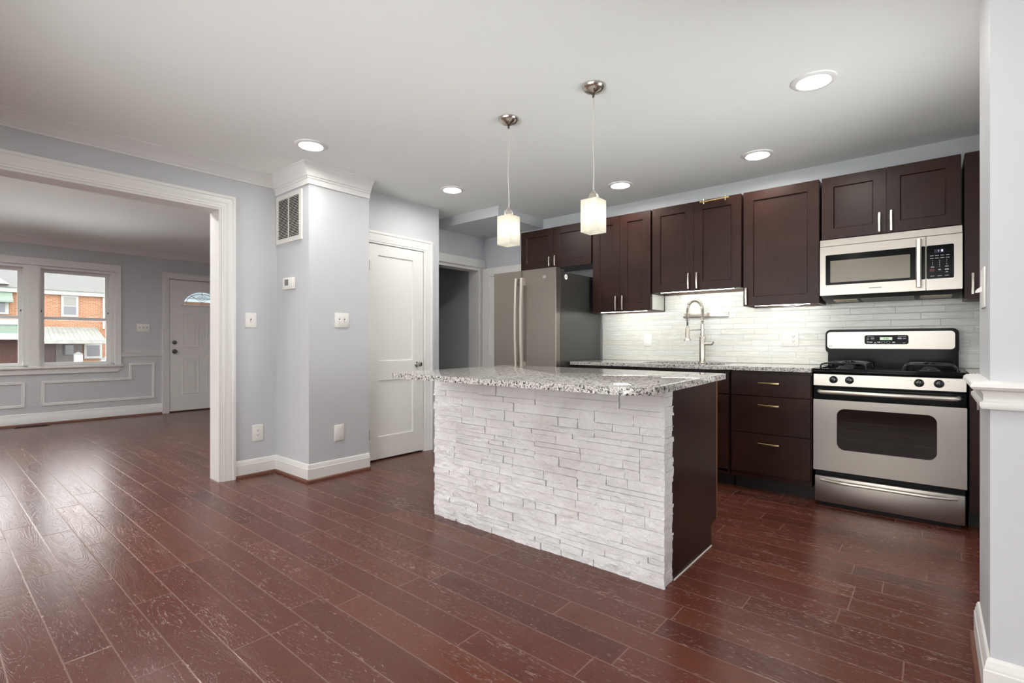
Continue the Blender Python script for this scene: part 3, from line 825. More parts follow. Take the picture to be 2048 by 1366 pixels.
# ------------------------------------------------------------------ wall plates
def plate_x(name, x, y0, y1, z0, z1, label, cat, n, kind, group=None):
    """plate on a wall facing +x; kind toggle / outlet / blank"""
    o = tag(obj(name, MB().box(x, x + 0.007, y0, y1, z0, z1, 0.003, 2), 'plate'), label, cat, group)
    yc = (y0 + y1) / 2; zc = (z0 + z1) / 2; step = 0.046
    for k in range(n):
        yy = yc + (k - (n - 1) / 2) * step
        if kind == 'toggle':
            fr_ = obj('toggle_slot', MB().box(x + 0.0065, x + 0.0078, yy - 0.0055, yy + 0.0055, zc - 0.013, zc + 0.013), 'slot', o)
            mb = MB(); mb.prism([(x + 0.006, zc - 0.008), (x + 0.006, zc + 0.006), (x + 0.018, zc - 0.010), (x + 0.015, zc - 0.014)], 'xz', yy - 0.004, yy + 0.004)
            obj('toggle', mb, 'plate', o)
        elif kind == 'outlet':
            for dz in (0.0195, -0.0195):
                rc = obj('receptacle', MB().prism(rrect(yy - 0.0165, yy + 0.0165, zc + dz - 0.014, zc + dz + 0.014, 0.010), 'yz', x + 0.0065, x + 0.0085), 'plate', o)
                mb = MB()
                for dy in (-0.0065, 0.0065): mb.box(x + 0.008, x + 0.0092, yy + dy - 0.0015, yy + dy + 0.0015, zc + dz - 0.001, zc + dz + 0.008)
                mb.cyl((x + 0.008, yy, zc + dz - 0.007), (x + 0.0092, yy, zc + dz - 0.007), 0.0028, 10)
                obj('slot', mb, 'slot', rc)
    if kind != 'outlet':
        for k in range(max(1, n)):
            yy = yc + (k - (max(1, n) - 1) / 2) * step
            for dz in (0.03, -0.03) if kind == 'toggle' else (0.042, -0.042):
                obj('screw', MB().cyl((x + 0.006, yy, zc + dz), (x + 0.0078, yy, zc + dz), 0.003, 8), 'vent', o)
    return o
plate_x('light_switch', XP, 1.701, 1.788, 1.200, 1.322, 'white single light switch on the wall beside the wide opening', 'light switch', 1, 'toggle')
plate_x('wall_outlet', XP, 1.755, 1.843, 0.277, 0.410, 'white duplex outlet low on the wall beside the wide opening', 'outlet', 1, 'outlet')
plate_x('light_switch', -3.69, 2.172, 2.300, 1.202, 1.322, 'white double toggle switch on the column beside the closet door', 'light switch', 2, 'toggle')
plate_x('blank_plate', -3.69, 2.169, 2.257, 0.283, 0.415, 'blank white cover plate low on the column', 'cover plate', 0, 'blank')
plate_x('light_switch', XL, 2.095, 2.258, 1.240, 1.358, 'white triple switch plate between living room window and front door', 'light switch', 3, 'toggle')

def plate_y(name, y, x0, x1, z0, z1, label, cat, kinds, group=None):
    """plate on a wall facing -y"""
    o = tag(obj(name, MB().box(x0, x1, y - 0.007, y, z0, z1, 0.003, 2), 'plate'), label, cat, group)
    xc = (x0 + x1) / 2; zc = (z0 + z1) / 2; n = len(kinds)
    for k, kind in enumerate(kinds):
        xx = xc + (k - (n - 1) / 2) * 0.05
        for dz in (0.0195, -0.0195):
            rc = obj('receptacle', MB().prism(rrect(xx - 0.0165, xx + 0.0165, zc + dz - 0.014, zc + dz + 0.014, 0.010), 'xz', y - 0.0085, y - 0.0065), 'plate', o)
            mb = MB()
            for dx in (-0.0065, 0.0065): mb.box(xx + dx - 0.0015, xx + dx + 0.0015, y - 0.0092, y - 0.008, zc + dz - 0.001, zc + dz + 0.008)
            mb.cyl((xx, y - 0.0092, zc + dz - 0.007), (xx, y - 0.008, zc + dz - 0.007), 0.0028, 10)
            obj('slot', mb, 'slot' if kind == 'dark' else 'vent', rc)
    return o
YT = 4.502                        # tile face
plate_y('wall_outlet', YT, -2.118, -2.040, 1.047, 1.167, 'white duplex outlet on the tile near the refrigerator', 'outlet', ['pale'])
plate_y('wall_outlet', YT, -0.931, -0.807, 1.050, 1.165, 'white double outlet plate on the tile near the range', 'outlet', ['pale', 'dark'])

# switch on the wall end: faces -x, toggle sticking out
o = tag(obj('light_switch', MB().box(0.1275, 0.134, 2.21, 2.33, 1.194, 1.325, 0.003, 2), 'plate'), 'white switch plate seen edge on at the wall end near the microwave', 'light switch')
mb = MB(); mb.prism([(0.128, 1.248), (0.128, 1.268), (0.114, 1.256), (0.111, 1.250), (0.112, 1.245)], 'xz', 2.264, 2.276)
obj('toggle', mb, 'plate', o)

# ------------------------------------------------------------------ return air grille and thermostat on the column (facing -y)
YC = 1.955
t = thing('vent_grille', (-4.0, YC, 1.89), 'white return air grille with black slots high on the column', 'vent')
o_ = [(-4.212, 1.895), (-3.785, 1.895), (-3.785, 2.290), (-4.212, 2.290)]
i_ = [(-4.178, 1.930), (-3.825, 1.930), (-3.825, 2.256), (-4.178, 2.256)]
obj('grille_frame', MB().frame(o_, i_, 'xz', YC - 0.012, YC), 'vent', t)
obj('backing', MB().box(-4.18, -3.823, YC - 0.003, YC - 0.001, 1.928, 2.258), 'dark', t)
obj('centre_bar', MB().box(-4.007, -3.998, YC - 0.011, YC - 0.003, 1.93, 2.256), 'vent', t)
ns = 26
for k in range(ns):
    z = 1.930 + (k + 0.5) * 0.326 / ns
    mb = MB(); mb.prism([(YC - 0.010, z - 0.0035), (YC - 0.009, z - 0.0045), (YC - 0.003, z + 0.0015), (YC - 0.004, z + 0.0025)], 'yz', -4.18, -3.823)
    obj('slat', mb, 'vent', t)
t = tag(obj('thermostat', MB().box(-4.062, -3.895, YC - 0.030, YC, 1.510, 1.605, 0.006, 2), 'plate'), 'small white thermostat on the column under the vent grille', 'thermostat')
obj('screen', MB().prism(rrect(-4.020, -3.960, 1.540, 1.588, 0.004), 'xz', YC - 0.0315, YC - 0.029), 'lcd', t)
for x in (-4.044, -3.928):
    for z in (1.548, 1.572):
        obj('button', MB().box(x - 0.007, x + 0.007, YC - 0.0322, YC - 0.029, z - 0.005, z + 0.005, 0.001), 'vent', t)

# ------------------------------------------------------------------ recessed lamps
def can_light(x, y, label, group='recessed ceiling lights', lamp='can'):
    t = thing('recessed_light', (x, y, CEIL - 0.012), label, 'ceiling light', group)
    ring = MB().lathe([(0.106, 0), (0.104, -0.006), (0.095, -0.010), (0.080, -0.011), (0.070, -0.002), (0.068, 0.0)], (x, y, CEIL), 'z', 40)
    obj('trim_ring', ring, 'trim', t)
    obj('lamp_disc', MB().lathe([(0.001, -0.0055), (0.0705, -0.0055), (0.0705, -0.003), (0.001, -0.003)], (x, y, CEIL), 'z', 32), lamp, t)
can_light(-3.31, 1.77, 'glowing recessed ceiling light in front of the column crown')
can_light(-3.30, 3.10, 'glowing recessed ceiling light in front of the closet door')
can_light(-2.08, 3.95, 'glowing recessed ceiling light above the tall cabinet left of the sink')
can_light(-0.977, 3.96, 'glowing recessed ceiling light above the wide single door cabinet')
can_light(-0.475, 3.03, 'large glowing recessed ceiling light nearest the wall end')
for (x, y) in ((-2.0, 0.35), (-0.35, 1.25), (-3.3, -0.7), (-0.9, -0.9), (1.3, 0.8), (1.3, -0.8)):  # lamps added out of view to brighten the kitchen side
    can_light(x, y, 'added recessed fill light over the dining area, out of view', 'added fill lights over the dining area')

for (x, y) in ((-5.0, 1.2), (-5.0, 2.6), (-5.0, -0.4), (-6.2, -0.8), (-7.4, -0.4), (-8.3, -0.9)):  # lamps added out of view to brighten the living room walls
    can_light(x, y, 'added recessed fill light inside the living room, out of view', 'added fill lights inside the living room', lamp='can_fill')

# ------------------------------------------------------------------ pendants
def pendant(x, y, zb, zt, label, tilt=0.0):
    t = thing('pendant_lamp', (x, y, CEIL), label, 'pendant lamp', 'pendant lamps over the island')
    mb = MB().lathe([(0.001, -0.044), (0.010, -0.043), (0.022, -0.036), (0.040, -0.030), (0.055, -0.018), (0.0625, -0.006), (0.0625, 0)], (x, y, CEIL), 'z', 40)
    c = obj('canopy', mb, 'nickel', t)
    mb = MB().cyl((x, y, CEIL - 0.062), (x, y, CEIL - 0.040), 0.0065, 12)
    obj('strain_relief', mb, 'dhw', c)
    obj('canopy_screw', MB().cyl((x + 0.022, y - 0.028, CEIL - 0.043), (x + 0.022, y - 0.028, CEIL - 0.028), 0.004, 8), 'dhw', c)
    pts = []
    for k in range(25):
        f = k / 24; z = CEIL - 0.06 + (zt + 0.045 - CEIL + 0.06) * f
        pts.append((x + 0.003 * math.sin(9 * f + tilt), y + 0.002 * math.sin(7 * f), z))
    obj('cord', MB().tube(pts, 0.0032, 8), 'cord', t)
    mb = MB().lathe([(0.006, 0.055), (0.010, 0.052), (0.013, 0.040), (0.022, 0.034), (0.027, 0.018), (0.027, -0.006), (0.001, -0.006)], (x, y, zt), 'z', 24)
    obj('socket_cap', mb, 'nickel', t)
    w = 0.0505
    mb = MB()
    mb.frame(rrect(x - w, x + w, y - w, y + w, 0.004, 2), rrect(x - w + 0.005, x + w - 0.005, y - w + 0.005, y + w - 0.005, 0.002, 2), 'xy', zb, zt)
    mb.frame(rrect(x - w + 0.0055, x + w - 0.0055, y - w + 0.0055, y + w - 0.0055, 0.002, 2), rrect(x - 0.02, x + 0.02, y - 0.02, y + 0.02, 0.018, 2), 'xy', zt - 0.006, zt - 0.001)
    obj('glass_shade', mb, 'shade', t)
    mb = MB()
    bmesh.ops.create_uvsphere(mb.bm, u_segments=20, v_segments=12, radius=0.026, matrix=Matrix.Translation((x, y, (zb + zt) / 2 + 0.004)))
    obj('bulb', mb, 'bulb', t)
pendant(-1.99, 2.34, 1.678, 1.853, 'frosted glass cube pendant hanging in front of the refrigerator')
pendant(-1.389, 2.335, 1.670, 1.842, 'frosted glass cube pendant hanging in front of the tall cabinet', 1.0)

# ------------------------------------------------------------------ upper cabinets
YF = 4.19                        # door faces
def bar_pull(mb, p0, p1, out=(0, -1, 0), r=0.007, off=0.028):
    """flat slightly bowed bar on two posts"""
    p0, p1, out = Vector(p0), Vector(p1), Vector(out)
    d = (p1 - p0).normalized(); w = d.cross(out)
    rings = []
    for k in range(9):
        f = k / 8
        c = p0.lerp(p1, f) + out * (off + 0.004 * math.sin(math.pi * f))
        rings.append(mb._verts([c + w * (a * r) + out * (b * 0.0035) for a, b in ((-1, -1), (1, -1), (1, 0.4), (0.6, 1), (-0.6, 1), (-1, 0.4))]))
    for A, B in zip(rings, rings[1:]):
        for k in range(6): mb.bm.faces.new((A[k], A[(k + 1) % 6], B[(k + 1) % 6], B[k]))
    mb.bm.faces.new(rings[0][::-1]); mb.bm.faces.new(rings[-1])
    for q in (p0 + d * 0.014, p1 - d * 0.014):
        mb.cyl(q, q + out * off, r * 0.75, 8)
    return mb
def shaker_door(x0, x1, z0, z1, y, parent, st=0.071, name='door'):
    mb = MB()
    shaker_slab(mb, 'xz', x0, x1, z0, z1, y, y + 0.020, [(x0 + st, x1 - st, z0 + st, z1 - st)], -0.010)
    return obj(name, mb, 'wood', parent, 0)
def upper(x0, x1, z0, z1, label, seams, handles, lit=False, depth=0.30):
    t = thing('wall_cabinet', ((x0 + x1) / 2, YW - 0.16, z0), label, 'cabinet', 'dark wall cabinets')
    yb = YW - 0.003
    body = MB()
    body.box(x0 + 0.004, x1 - 0.004, YF + 0.022, yb, z0 + (0.022 if lit else 0.0), z1 - 0.002)
    if lit:
        body.box(x0 + 0.004, x0 + 0.022, YF + 0.022, yb, z0, z0 + 0.022); body.box(x1 - 0.022, x1 - 0.004, YF + 0.022, yb, z0, z0 + 0.022)
    obj('cabinet_box', body, 'wood', t, 0)
    if lit:
        obj('underside_panel', MB().box(x0 + 0.022, x1 - 0.022, YF + 0.024, yb - 0.03, z0 + 0.018, z0 + 0.022), 'birch', t)
        obj('hanging_rail', MB().box(x0 + 0.022, x1 - 0.022, yb - 0.034, yb - 0.016, z0 - 0.002, z0 + 0.022), 'rail', t)
    xs = [x0 + 0.006] + seams + [x1 - 0.006]
    doors = []
    for k, (a, b) in enumerate(zip(xs, xs[1:])):
        doors.append(shaker_door(a + (0.0015 if k else 0), b - (0.0015 if k < len(xs) - 2 else 0), z0, z1, YF, t))
    for (di, hx, hz0, hz1) in handles:
        obj('handle', bar_pull(MB(), (hx, YF, hz0), (hx, YF, hz1)), 'nickel', doors[di])
    return t, doors
ZT = 2.257
upper(-3.392, -2.512, 1.842, ZT, 'short dark two door cabinet above the refrigerator', [-2.962], [(0, -3.0, 1.862, 1.960), (1, -2.930, 1.862, 1.965)])
upper(-2.506, -1.906, 1.366, ZT, 'tall dark two door wall cabinet right of the refrigerator', [-2.212], [(0, -2.245, 1.378, 1.512), (1, -2.176, 1.378, 1.512)], lit=True)
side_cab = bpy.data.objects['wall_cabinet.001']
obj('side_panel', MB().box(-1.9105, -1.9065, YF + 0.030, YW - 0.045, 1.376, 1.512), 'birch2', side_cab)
t3, dd = upper(-1.900, -1.148, 1.516, ZT, 'dark two door wall cabinet above the sink faucet', [-1.528], [(0, -1.566, 1.530, 1.662), (1, -1.496, 1.530, 1.662)], lit=True)
mb = MB()
mb.tube([(-1.452, YF - 0.034, 2.236), (-1.244, YF - 0.034, 2.240)], 0.0065, 10)
for x in (-1.432, -1.262):
    mb.cyl((x, YF, 2.238), (x, YF - 0.034, 2.238), 0.0075, 10); mb.cyl((x, YF - 0.034, 2.218), (x, YF - 0.034, 2.256), 0.0055, 8)
for x, s_ in ((-1.455, -1), (-1.241, 1)):
    mb.cyl((x - 0.008, YF - 0.034, 2.238), (x + 0.008, YF - 0.034, 2.238), 0.0105, 12)
tag(obj('handle', mb, 'brass', dd[1]), 'horizontal champagne brass pull at the door top')
upper(-1.142, -0.618, 1.366, ZT, 'dark single door wall cabinet left of the microwave', [], [(0, -1.112, 1.375, 1.507)], lit=True)
upper(-0.612, 0.146, 1.818, ZT, 'short dark two door cabinet above the microwave', [-0.233], [(0, -0.270, 1.826, 1.954), (1, -0.206, 1.826, 1.961)])
t6, _ = upper(0.152, 0.610, 1.352, ZT, 'dark wall cabinet right of the microwave, partly behind the wall end', [], [(0, 0.193, 1.378, 1.507)])
obj('underside_panel', MB().box(0.172, 0.59, YF + 0.03, 4.47, 1.349, 1.352), 'rail', t6)

# under cabinet lights
def strip_light(x0, x1, z, label):
    t = thing('undercabinet_light', ((x0 + x1) / 2, YF + 0.06, z), label, 'strip light', 'strip lights under the wall cabinets')
    obj('housing', MB().box(x0, x1, YF + 0.030, YF + 0.052, z + 0.002, z + 0.0175, 0.001), 'vent', t)
    mb = MB().prism([(YF + 0.052, z + 0.015), (YF + 0.060, z + 0.010), (YF + 0.058, z + 0.002), (YF + 0.050, z - 0.001), (YF + 0.036, z - 0.001), (YF + 0.036, z + 0.002), (YF + 0.052, z + 0.002)], 'yz', x0 + 0.01, x1 - 0.01)
    obj('diffuser', mb, 'led', t)
    return t
strip_light(-2.44, -1.96, 1.366, 'lit strip light under the tall cabinet right of the refrigerator')
strip_light(-1.84, -1.21, 1.516, 'lit strip light under the cabinet above the sink')
sl = strip_light(-1.07, -0.68, 1.366, 'lit strip light under the cabinet left of the microwave')
pts = [(-0.93 + 0.30 * k / 20, YF + 0.13 + 0.01 * math.sin(k * 0.9), 1.376 - 0.016 * math.sin(math.pi * min(1, k / 14))) for k in range(21)]
tag(obj('power_cord', MB().tube(pts, 0.003, 8), 'plate', sl), 'white power cord')

# ------------------------------------------------------------------ backsplash, counters, base cabinets
tag(obj('backsplash', MB().box(-2.556, 0.615, YT, YW - 0.001, 0.909, 1.515), 'tile'), 'glossy pale glass mosaic tile backsplash behind sink and range', 'backsplash')['kind'] = 'structure'
struct('trim_20', MB().box(-2.572, -2.557, YT - 0.002, YW - 0.001, 0.909, 1.362), 'vent', 'pale edge strip at the backsplash end by the refrigerator', 'trim')

def grid_slab(mb, xs, ys, z0, z1, skip):
    for i in range(len(xs) - 1):
        for j in range(len(ys) - 1):
            if (i, j) in skip: continue
            mb.box(xs[i], xs[i + 1], ys[j], ys[j + 1], z0, z1)
# slab with a sink cut-out as a proper frame
mb = MB()
xl, xr, yf, yb = -2.523, -0.614, 3.832, 4.501
hx0, hx1, hy0, hy1 = -1.90, -1.235, 3.93, 4.315
outer = [(xr, yb), (xl, yb), (xl, yf), (xr, yf)]
hole = rrect(hx0, hx1, hy0, hy1, 0.05, 5)
# match the outer outline to the hole's point count
def pad(outer, seg):
    res = []
    for p in outer: res += [p] * (seg + 1)
    return res
O = pad(outer, 5)
VA = {}
def vv(p, z):
    k = (round(p[0], 5), round(p[1], 5), z)
    if k not in VA: VA[k] = mb.bm.verts.new((p[0], p[1], z))
    return VA[k]
n = len(hole); z0, z1 = 0.880, 0.908
for i in range(n):
    j = (i + 1) % n
    for z, rev in ((z1, False), (z0, True)):
        q = [vv(O[i], z), vv(O[j], z), vv(hole[j], z), vv(hole[i], z)]
        q2 = []
        for v in q:
            if v not in q2: q2.append(v)
        mb.bm.faces.new(q2[::-1] if rev else q2)
    mb.bm.faces.new([vv(hole[i], z0), vv(hole[j], z0), vv(hole[j], z1), vv(hole[i], z1)])
    if O[i] != O[j]: mb.bm.faces.new([vv(O[j], z0), vv(O[i], z0), vv(O[i], z1), vv(O[j], z1)])
tag(obj('countertop', mb, 'granite'), 'speckled granite worktop with the sink, below the tile backsplash', 'countertop')
tag(obj('countertop', MB().box(0.162, 0.612, 3.832, 4.501, 0.880, 0.908, 0.002), 'granite'), 'short piece of granite worktop right of the range', 'countertop')

# sink
mb = MB()
o1 = rrect(hx0 - 0.02, hx1 + 0.02, hy0 - 0.02, hy1 + 0.02, 0.06, 5); i1 = rrect(hx0 - 0.004, hx1 + 0.004, hy0 - 0.004, hy1 + 0.004, 0.05, 5)
mb.frame(o1, i1, 'xy', 0.874, 0.879)
i2 = rrect(hx0 + 0.01, hx1 - 0.01, hy0 + 0.01, hy1 - 0.01, 0.05, 5)
A = mb._verts([(a, b, 0.874) for a, b in i1]); B = mb._verts([(a, b, 0.69) for a, b in i2])
for i in range(len(A)):
    j = (i + 1) % len(A); mb.bm.faces.new((A[i], A[j], B[j], B[i]))
mb.bm.faces.new(B)
t = tag(obj('kitchen_sink', mb, 'steel'), 'undermount stainless sink set in the granite worktop', 'sink')
obj('drain', MB().lathe([(0.045, 0.0), (0.045, 0.004), (0.03, 0.003), (0.001, 0.001)], (-1.56, 4.12, 0.691), 'z'), 'chrome', t)

# base cabinets
YB = 3.875
def base_cab(x0, x1, label, fronts, doorsplit=None):
    t = thing('base_cabinet', ((x0 + x1) / 2, 4.19, 0), label, 'cabinet', 'dark base cabinets')
    body = MB()
    if 'sink' in label:
        body.box(x0 + 0.002, x0 + 0.02, YB + 0.022, 4.50, 0.10, 0.872); body.box(x1 - 0.02, x1 - 0.002, YB + 0.022, 4.50, 0.10, 0.872)
        body.box(x0 + 0.02, x1 - 0.02, YB + 0.022, 4.50, 0.10, 0.118); body.box(x0 + 0.02, x1 - 0.02, 4.482, 4.50, 0.118, 0.872)
        body.box(x0 + 0.02, x1 - 0.02, YB + 0.022, YB + 0.036, 0.78, 0.872)
    else:
        body.box(x0 + 0.002, x1 - 0.002, YB + 0.022, 4.50, 0.10, 0.872)
    obj('cabinet_box', body, 'wood', t, 0)
    obj('toe_kick', MB().box(x0 + 0.002, x1 - 0.002, 4.0, 4.02, 0.0, 0.10), 'toe', t, 0)
    for kind, a, b, z0, z1, hs in fronts:
        if kind == 'drawer':
            f = obj('drawer', MB().box(a + 0.002, b - 0.002, YB, YB + 0.02, z0, z1, 0.0015), 'wood', t)
        else:
            f = shaker_door(a + 0.002, b - 0.002, z0, z1, YB, t, 0.06)
        for (p0, p1, mk) in hs:
            obj('handle', bar_pull(MB(), p0, p1, r=0.006, off=0.026), mk, f)
    return t
def hpull(xc, z, mk='brass'): return ((xc - 0.068, YB, z), (xc + 0.068, YB, z), mk)
base_cab(-1.142, -0.618, 'dark three drawer base cabinet left of the range',
         [('drawer', -1.138, -0.622, 0.700, 0.858, [hpull(-0.880, 0.793)]),
          ('drawer', -1.138, -0.622, 0.432, 0.694, [hpull(-0.880, 0.634)]),
          ('drawer', -1.138, -0.622, 0.141, 0.426, [hpull(-0.880, 0.361)])])
base_cab(-1.90, -1.148, 'dark sink base cabinet behind the island end',
         [('drawer', -1.896, -1.152, 0.700, 0.858, []), ('door', -1.896, -1.526, 0.141, 0.694, [((-1.556, YB, 0.55), (-1.556, YB, 0.68), 'nickel')]),
          ('door', -1.522, -1.152, 0.141, 0.694, [((-1.492, YB, 0.55), (-1.492, YB, 0.68), 'nickel')])])
base_cab(-2.518, -1.906, 'dark base cabinet under the worktop beside the refrigerator',
         [('drawer', -2.514, -1.91, 0.700, 0.858, [hpull(-2.21, 0.78)]), ('door', -2.514, -1.91, 0.141, 0.694, [])])
base_cab(0.164, 0.610, 'dark base cabinet right of the range, mostly behind the wall end',
         [('door', 0.168, 0.606, 0.141, 0.858, [((0.20, YB, 0.70), (0.20, YB, 0.83), 'nickel')])])

# magnetic strip
t = tag(obj('knife_strip', MB().box(-1.731, -1.338, YT - 0.016, YT, 1.302, 1.344, 0.003, 2), 'nickel'), 'short satin metal bar on the tile behind the faucet', 'knife strip')

# ------------------------------------------------------------------ faucet
fx, fyy, fz0 = -1.528, 4.40, 0.908
t = thing('kitchen_faucet', (fx, fyy, fz0), 'satin nickel spring neck faucet rising behind the sink', 'faucet')
mb = MB().lathe([(0.033, 0), (0.033, 0.006), (0.027, 0.010), (0.027, 0.222), (0.025, 0.228), (0.018, 0.232), (0.018, 0.252)], (fx, fyy, fz0), 'z')
obj('body', mb, 'nickel', t)
mb = MB().cyl((fx, fyy, fz0 + 0.245), (fx, fyy, fz0 + 0.335), 0.0155, 18)
obj('neck', mb, 'nickel', t)
dx, dy = -0.47, -0.883
R_ = 0.082
ztop = 1.455 - R_ - 0.012
path = [(fx, fyy, 1.235), (fx, fyy, 1.30), (fx, fyy, ztop)]
for k in range(1, 24):
    a = math.pi * k / 24
    off = R_ * (1 - math.cos(a))
    path.append((fx + dx * off, fyy + dy * off, ztop + R_ * math.sin(a)))
ex, ey = fx + dx * 2 * R_, fyy + dy * 2 * R_
path += [(ex, ey, ztop), (ex, ey, 1.27), (ex, ey, 1.215)]
obj('hose', MB().tube(path, 0.0075, 10), 'dhw', t)
# spring coil along the path
P = [Vector(p) for p in path]
def along(s):
    tot = [0]
    for a, b in zip(P, P[1:]): tot.append(tot[-1] + (b - a).length)
    d = s * tot[-1]
    for i in range(len(P) - 1):
        if d <= tot[i + 1] + 1e-9:
            f = (d - tot[i]) / max(1e-9, tot[i + 1] - tot[i])
            return P[i].lerp(P[i + 1], f), (P[i + 1] - P[i]).normalized()
    return P[-1], (P[-1] - P[-2]).normalized()
side = Vector((-dy, dx, 0))
coil = []
turns = 44
for k in range(turns * 12 + 1):
    f = k / (turns * 12)
    p, tg = along(0.03 + 0.88 * f)
    a = 2 * math.pi * turns * f
    nn = side.cross(tg).normalized()
    coil.append(p + (side * math.cos(a) + nn * math.sin(a)) * 0.0145)
obj('spring', MB().tube(coil, 0.0021, 6), 'nickel', t)
mb = MB().lathe([(0.011, 0.125), (0.014, 0.118), (0.015, 0.10), (0.018, 0.085), (0.018, 0.03), (0.021, 0.016), (0.030, 0.006), (0.030, 0.0), (0.001, 0.0)], (ex, ey, 1.098), 'z', 20)
h_ = obj('spray_head', mb, 'nickel', t)
mb = MB().cyl((fx, fyy, 1.192), (ex - dx * 0.014, ey - dy * 0.014, 1.185), 0.0045, 10)
mb.lathe([(0.022, -0.006), (0.022, 0.006), (0.016, 0.008), (0.016, -0.008)], (fx, fyy, 1.192), 'z', 16)
obj('holder_arm', mb, 'nickel', t)
mb = MB().cyl((fx + 0.02, fyy, 1.070), (fx + 0.078, fyy, 1.070), 0.0165, 16)
obj('valve', mb, 'nickel', t)
mb = MB().tube([(fx + 0.078, fyy, 1.070), (fx + 0.092, fyy - 0.006, 1.072), (fx + 0.100, fyy - 0.020, 1.086)], 0.008, 10, radii=[0.012, 0.009, 0.007])
obj('lever', mb, 'chrome', t)

# ------------------------------------------------------------------ refrigerator
t = thing('refrigerator', (-2.924, 4.05, 0), 'slate grey french door refrigerator standing in the corner', 'refrigerator')
obj('case', MB().box(-3.292, -2.556, 3.722, 4.435, 0.03, 1.722, 0.004), 'case', t)
def fdoor(x0, x1, z0, z1, label=None, nm='door'):
    poly = [(x0, 3.716), (x0, 3.655), (x0 + 0.004, 3.650), (x1 - 0.004, 3.650), (x1, 3.655), (x1, 3.716)]
    mb = MB().prism(poly, 'xy', z0, z1)
    return tag(obj(nm, mb, 'slate', t, 25), label)
fd1 = fdoor(-3.294, -2.9485, 0.72, 1.752)
fd2 = fdoor(-2.943, -2.554, 0.72, 1.752)
fd3 = fdoor(-3.294, -2.554, 0.09, 0.708, nm='freezer_drawer')
def fridge_handle(xt, xm, par):
    mb = MB()
    pts = []
    for k in range(17):
        f = k / 16
        z = 1.678 - f * 0.84
        bow = math.sin(math.pi * f) ** 0.8
        pts.append((xt, 3.607 - 0.016 * bow, z))
    # flat bar: extruded rectangle along the bowed path
    for a, b in zip(pts, pts[1:]):
        pass
    rings = []
    for p in pts:
        rings.append(mb._verts([(p[0] - 0.011, p[1] - 0.010, p[2]), (p[0] + 0.011, p[1] - 0.010, p[2]), (p[0] + 0.011, p[1] + 0.010, p[2]), (p[0] - 0.011, p[1] + 0.010, p[2])]))
    for A, B in zip(rings, rings[1:]):
        for k in range(4): mb.bm.faces.new((A[k], A[(k + 1) % 4], B[(k + 1) % 4], B[k]))
    mb.bm.faces.new(rings[0][::-1]); mb.bm.faces.new(rings[-1])
    for z in (1.645, 0.87):
        mb.box(xt - 0.010, xt + 0.010, 3.612, 3.652, z - 0.033, z + 0.033)
    obj('handle', mb, 'fhandle', par, 25)
fridge_handle(-2.972, 0, fd1); fridge_handle(-2.906, 0, fd2)
mb = MB(); mb.tube([(-3.20, 3.61, 0.655), (-2.924, 3.598, 0.655), (-2.648, 3.61, 0.655)], 0.011, 10)
for x in (-3.18, -2.668): mb.box(x - 0.02, x + 0.02, 3.612, 3.652, 0.645, 0.665)
obj('handle', mb, 'fhandle', fd3)
# round emblem on the right door and the round sticker on the side
mb = MB().cyl((-2.677, 3.650, 1.672), (-2.677, 3.6478, 1.672), 0.0165, 28)
em = tag(obj('emblem', mb, 'case', fd2), 'round maker emblem with a white ring and monogram')
def circ(mb, r, w): mb.tube([(-2.677 + r * math.cos(2 * math.pi * k / 28), 3.6478, 1.672 + r * math.sin(2 * math.pi * k / 28)) for k in range(28)], w, 6, True)
mb = MB().text('GE', 0.0165, (-2.677, 3.6472, 1.672), bold=0.0003)
obj('emblem_letters', mb, 'plate', em)
mb = MB(); circ(mb, 0.0152, 0.0014)
obj('emblem_ring', mb, 'plate', em)
mb = MB().cyl((-2.556, 3.812, 1.678), (-2.5535, 3.812, 1.678), 0.024, 28)
em = tag(obj('round_sticker', mb, 'plate', t), 'white round sticker on the side panel')
obj('sticker_letters', MB().text('GE', 0.022, (-2.5532, 3.812, 1.678), 'yz'), 'slot', em)
for x in (-2.60, -3.25):
    mb = MB().box(x - 0.04, x + 0.04, 3.70, 3.80, 1.722, 1.745, 0.004)
    obj('hinge_cover', mb, 'case', t)

# ------------------------------------------------------------------ microwave
t = thing('microwave', (-0.231, 4.3, 1.40), 'stainless over the range microwave hood under the short cabinet', 'microwave')
mx0, mx1, mz0, mz1, my = -0.608, 0.145, 1.412, 1.803, 4.130
mb = MB(); mb.prism([(my + 0.03, mz0 + 0.003), (my + 0.03, mz1), (YT - 0.002, mz1), (YT - 0.002, mz0 - 0.035), (my + 0.10, mz0 - 0.022)], 'yz', mx0 + 0.003, mx1 - 0.003)
obj('body', mb, 'blackm', t)
obj('vent_panel', MB().box(mx0, mx1, my, my + 0.03, 1.7555, mz1, 0.002), 'steel', t)
mb = MB()
o_ = rrect(mx0, -0.0295, mz0, 1.7535, 0.002, 6); i_ = rrect(-0.574, -0.031, 1.483, 1.694, 0.006, 6)
mb.frame(o_, i_, 'xz', my, my + 0.03)
dr = obj('door', mb, 'steel', t)
mb = MB(); mb.prism(rrect(-0.574, -0.031, 1.483, 1.694, 0.006, 6), 'xz', my + 0.003, my + 0.02)
obj('window_frame', mb, 'black', dr)
mb = MB(); mb.prism(rrect(-0.546, -0.107, 1.500, 1.652, 0.004, 6), 'xz', my + 0.0015, my + 0.004)
obj('window', mb, 'mwscreen', dr)
mb = MB(); mb.prism([(-0.0775, my - 0.030), (-0.0715, my - 0.040), (-0.056, my - 0.040), (-0.050, my - 0.030), (-0.050, my - 0.024), (-0.0775, my - 0.024)], 'xy', 1.432, 1.739)
for z in (1.455, 1.715): mb.box(-0.072, -0.056, my - 0.026, my + 0.004, z - 0.012, z + 0.012)
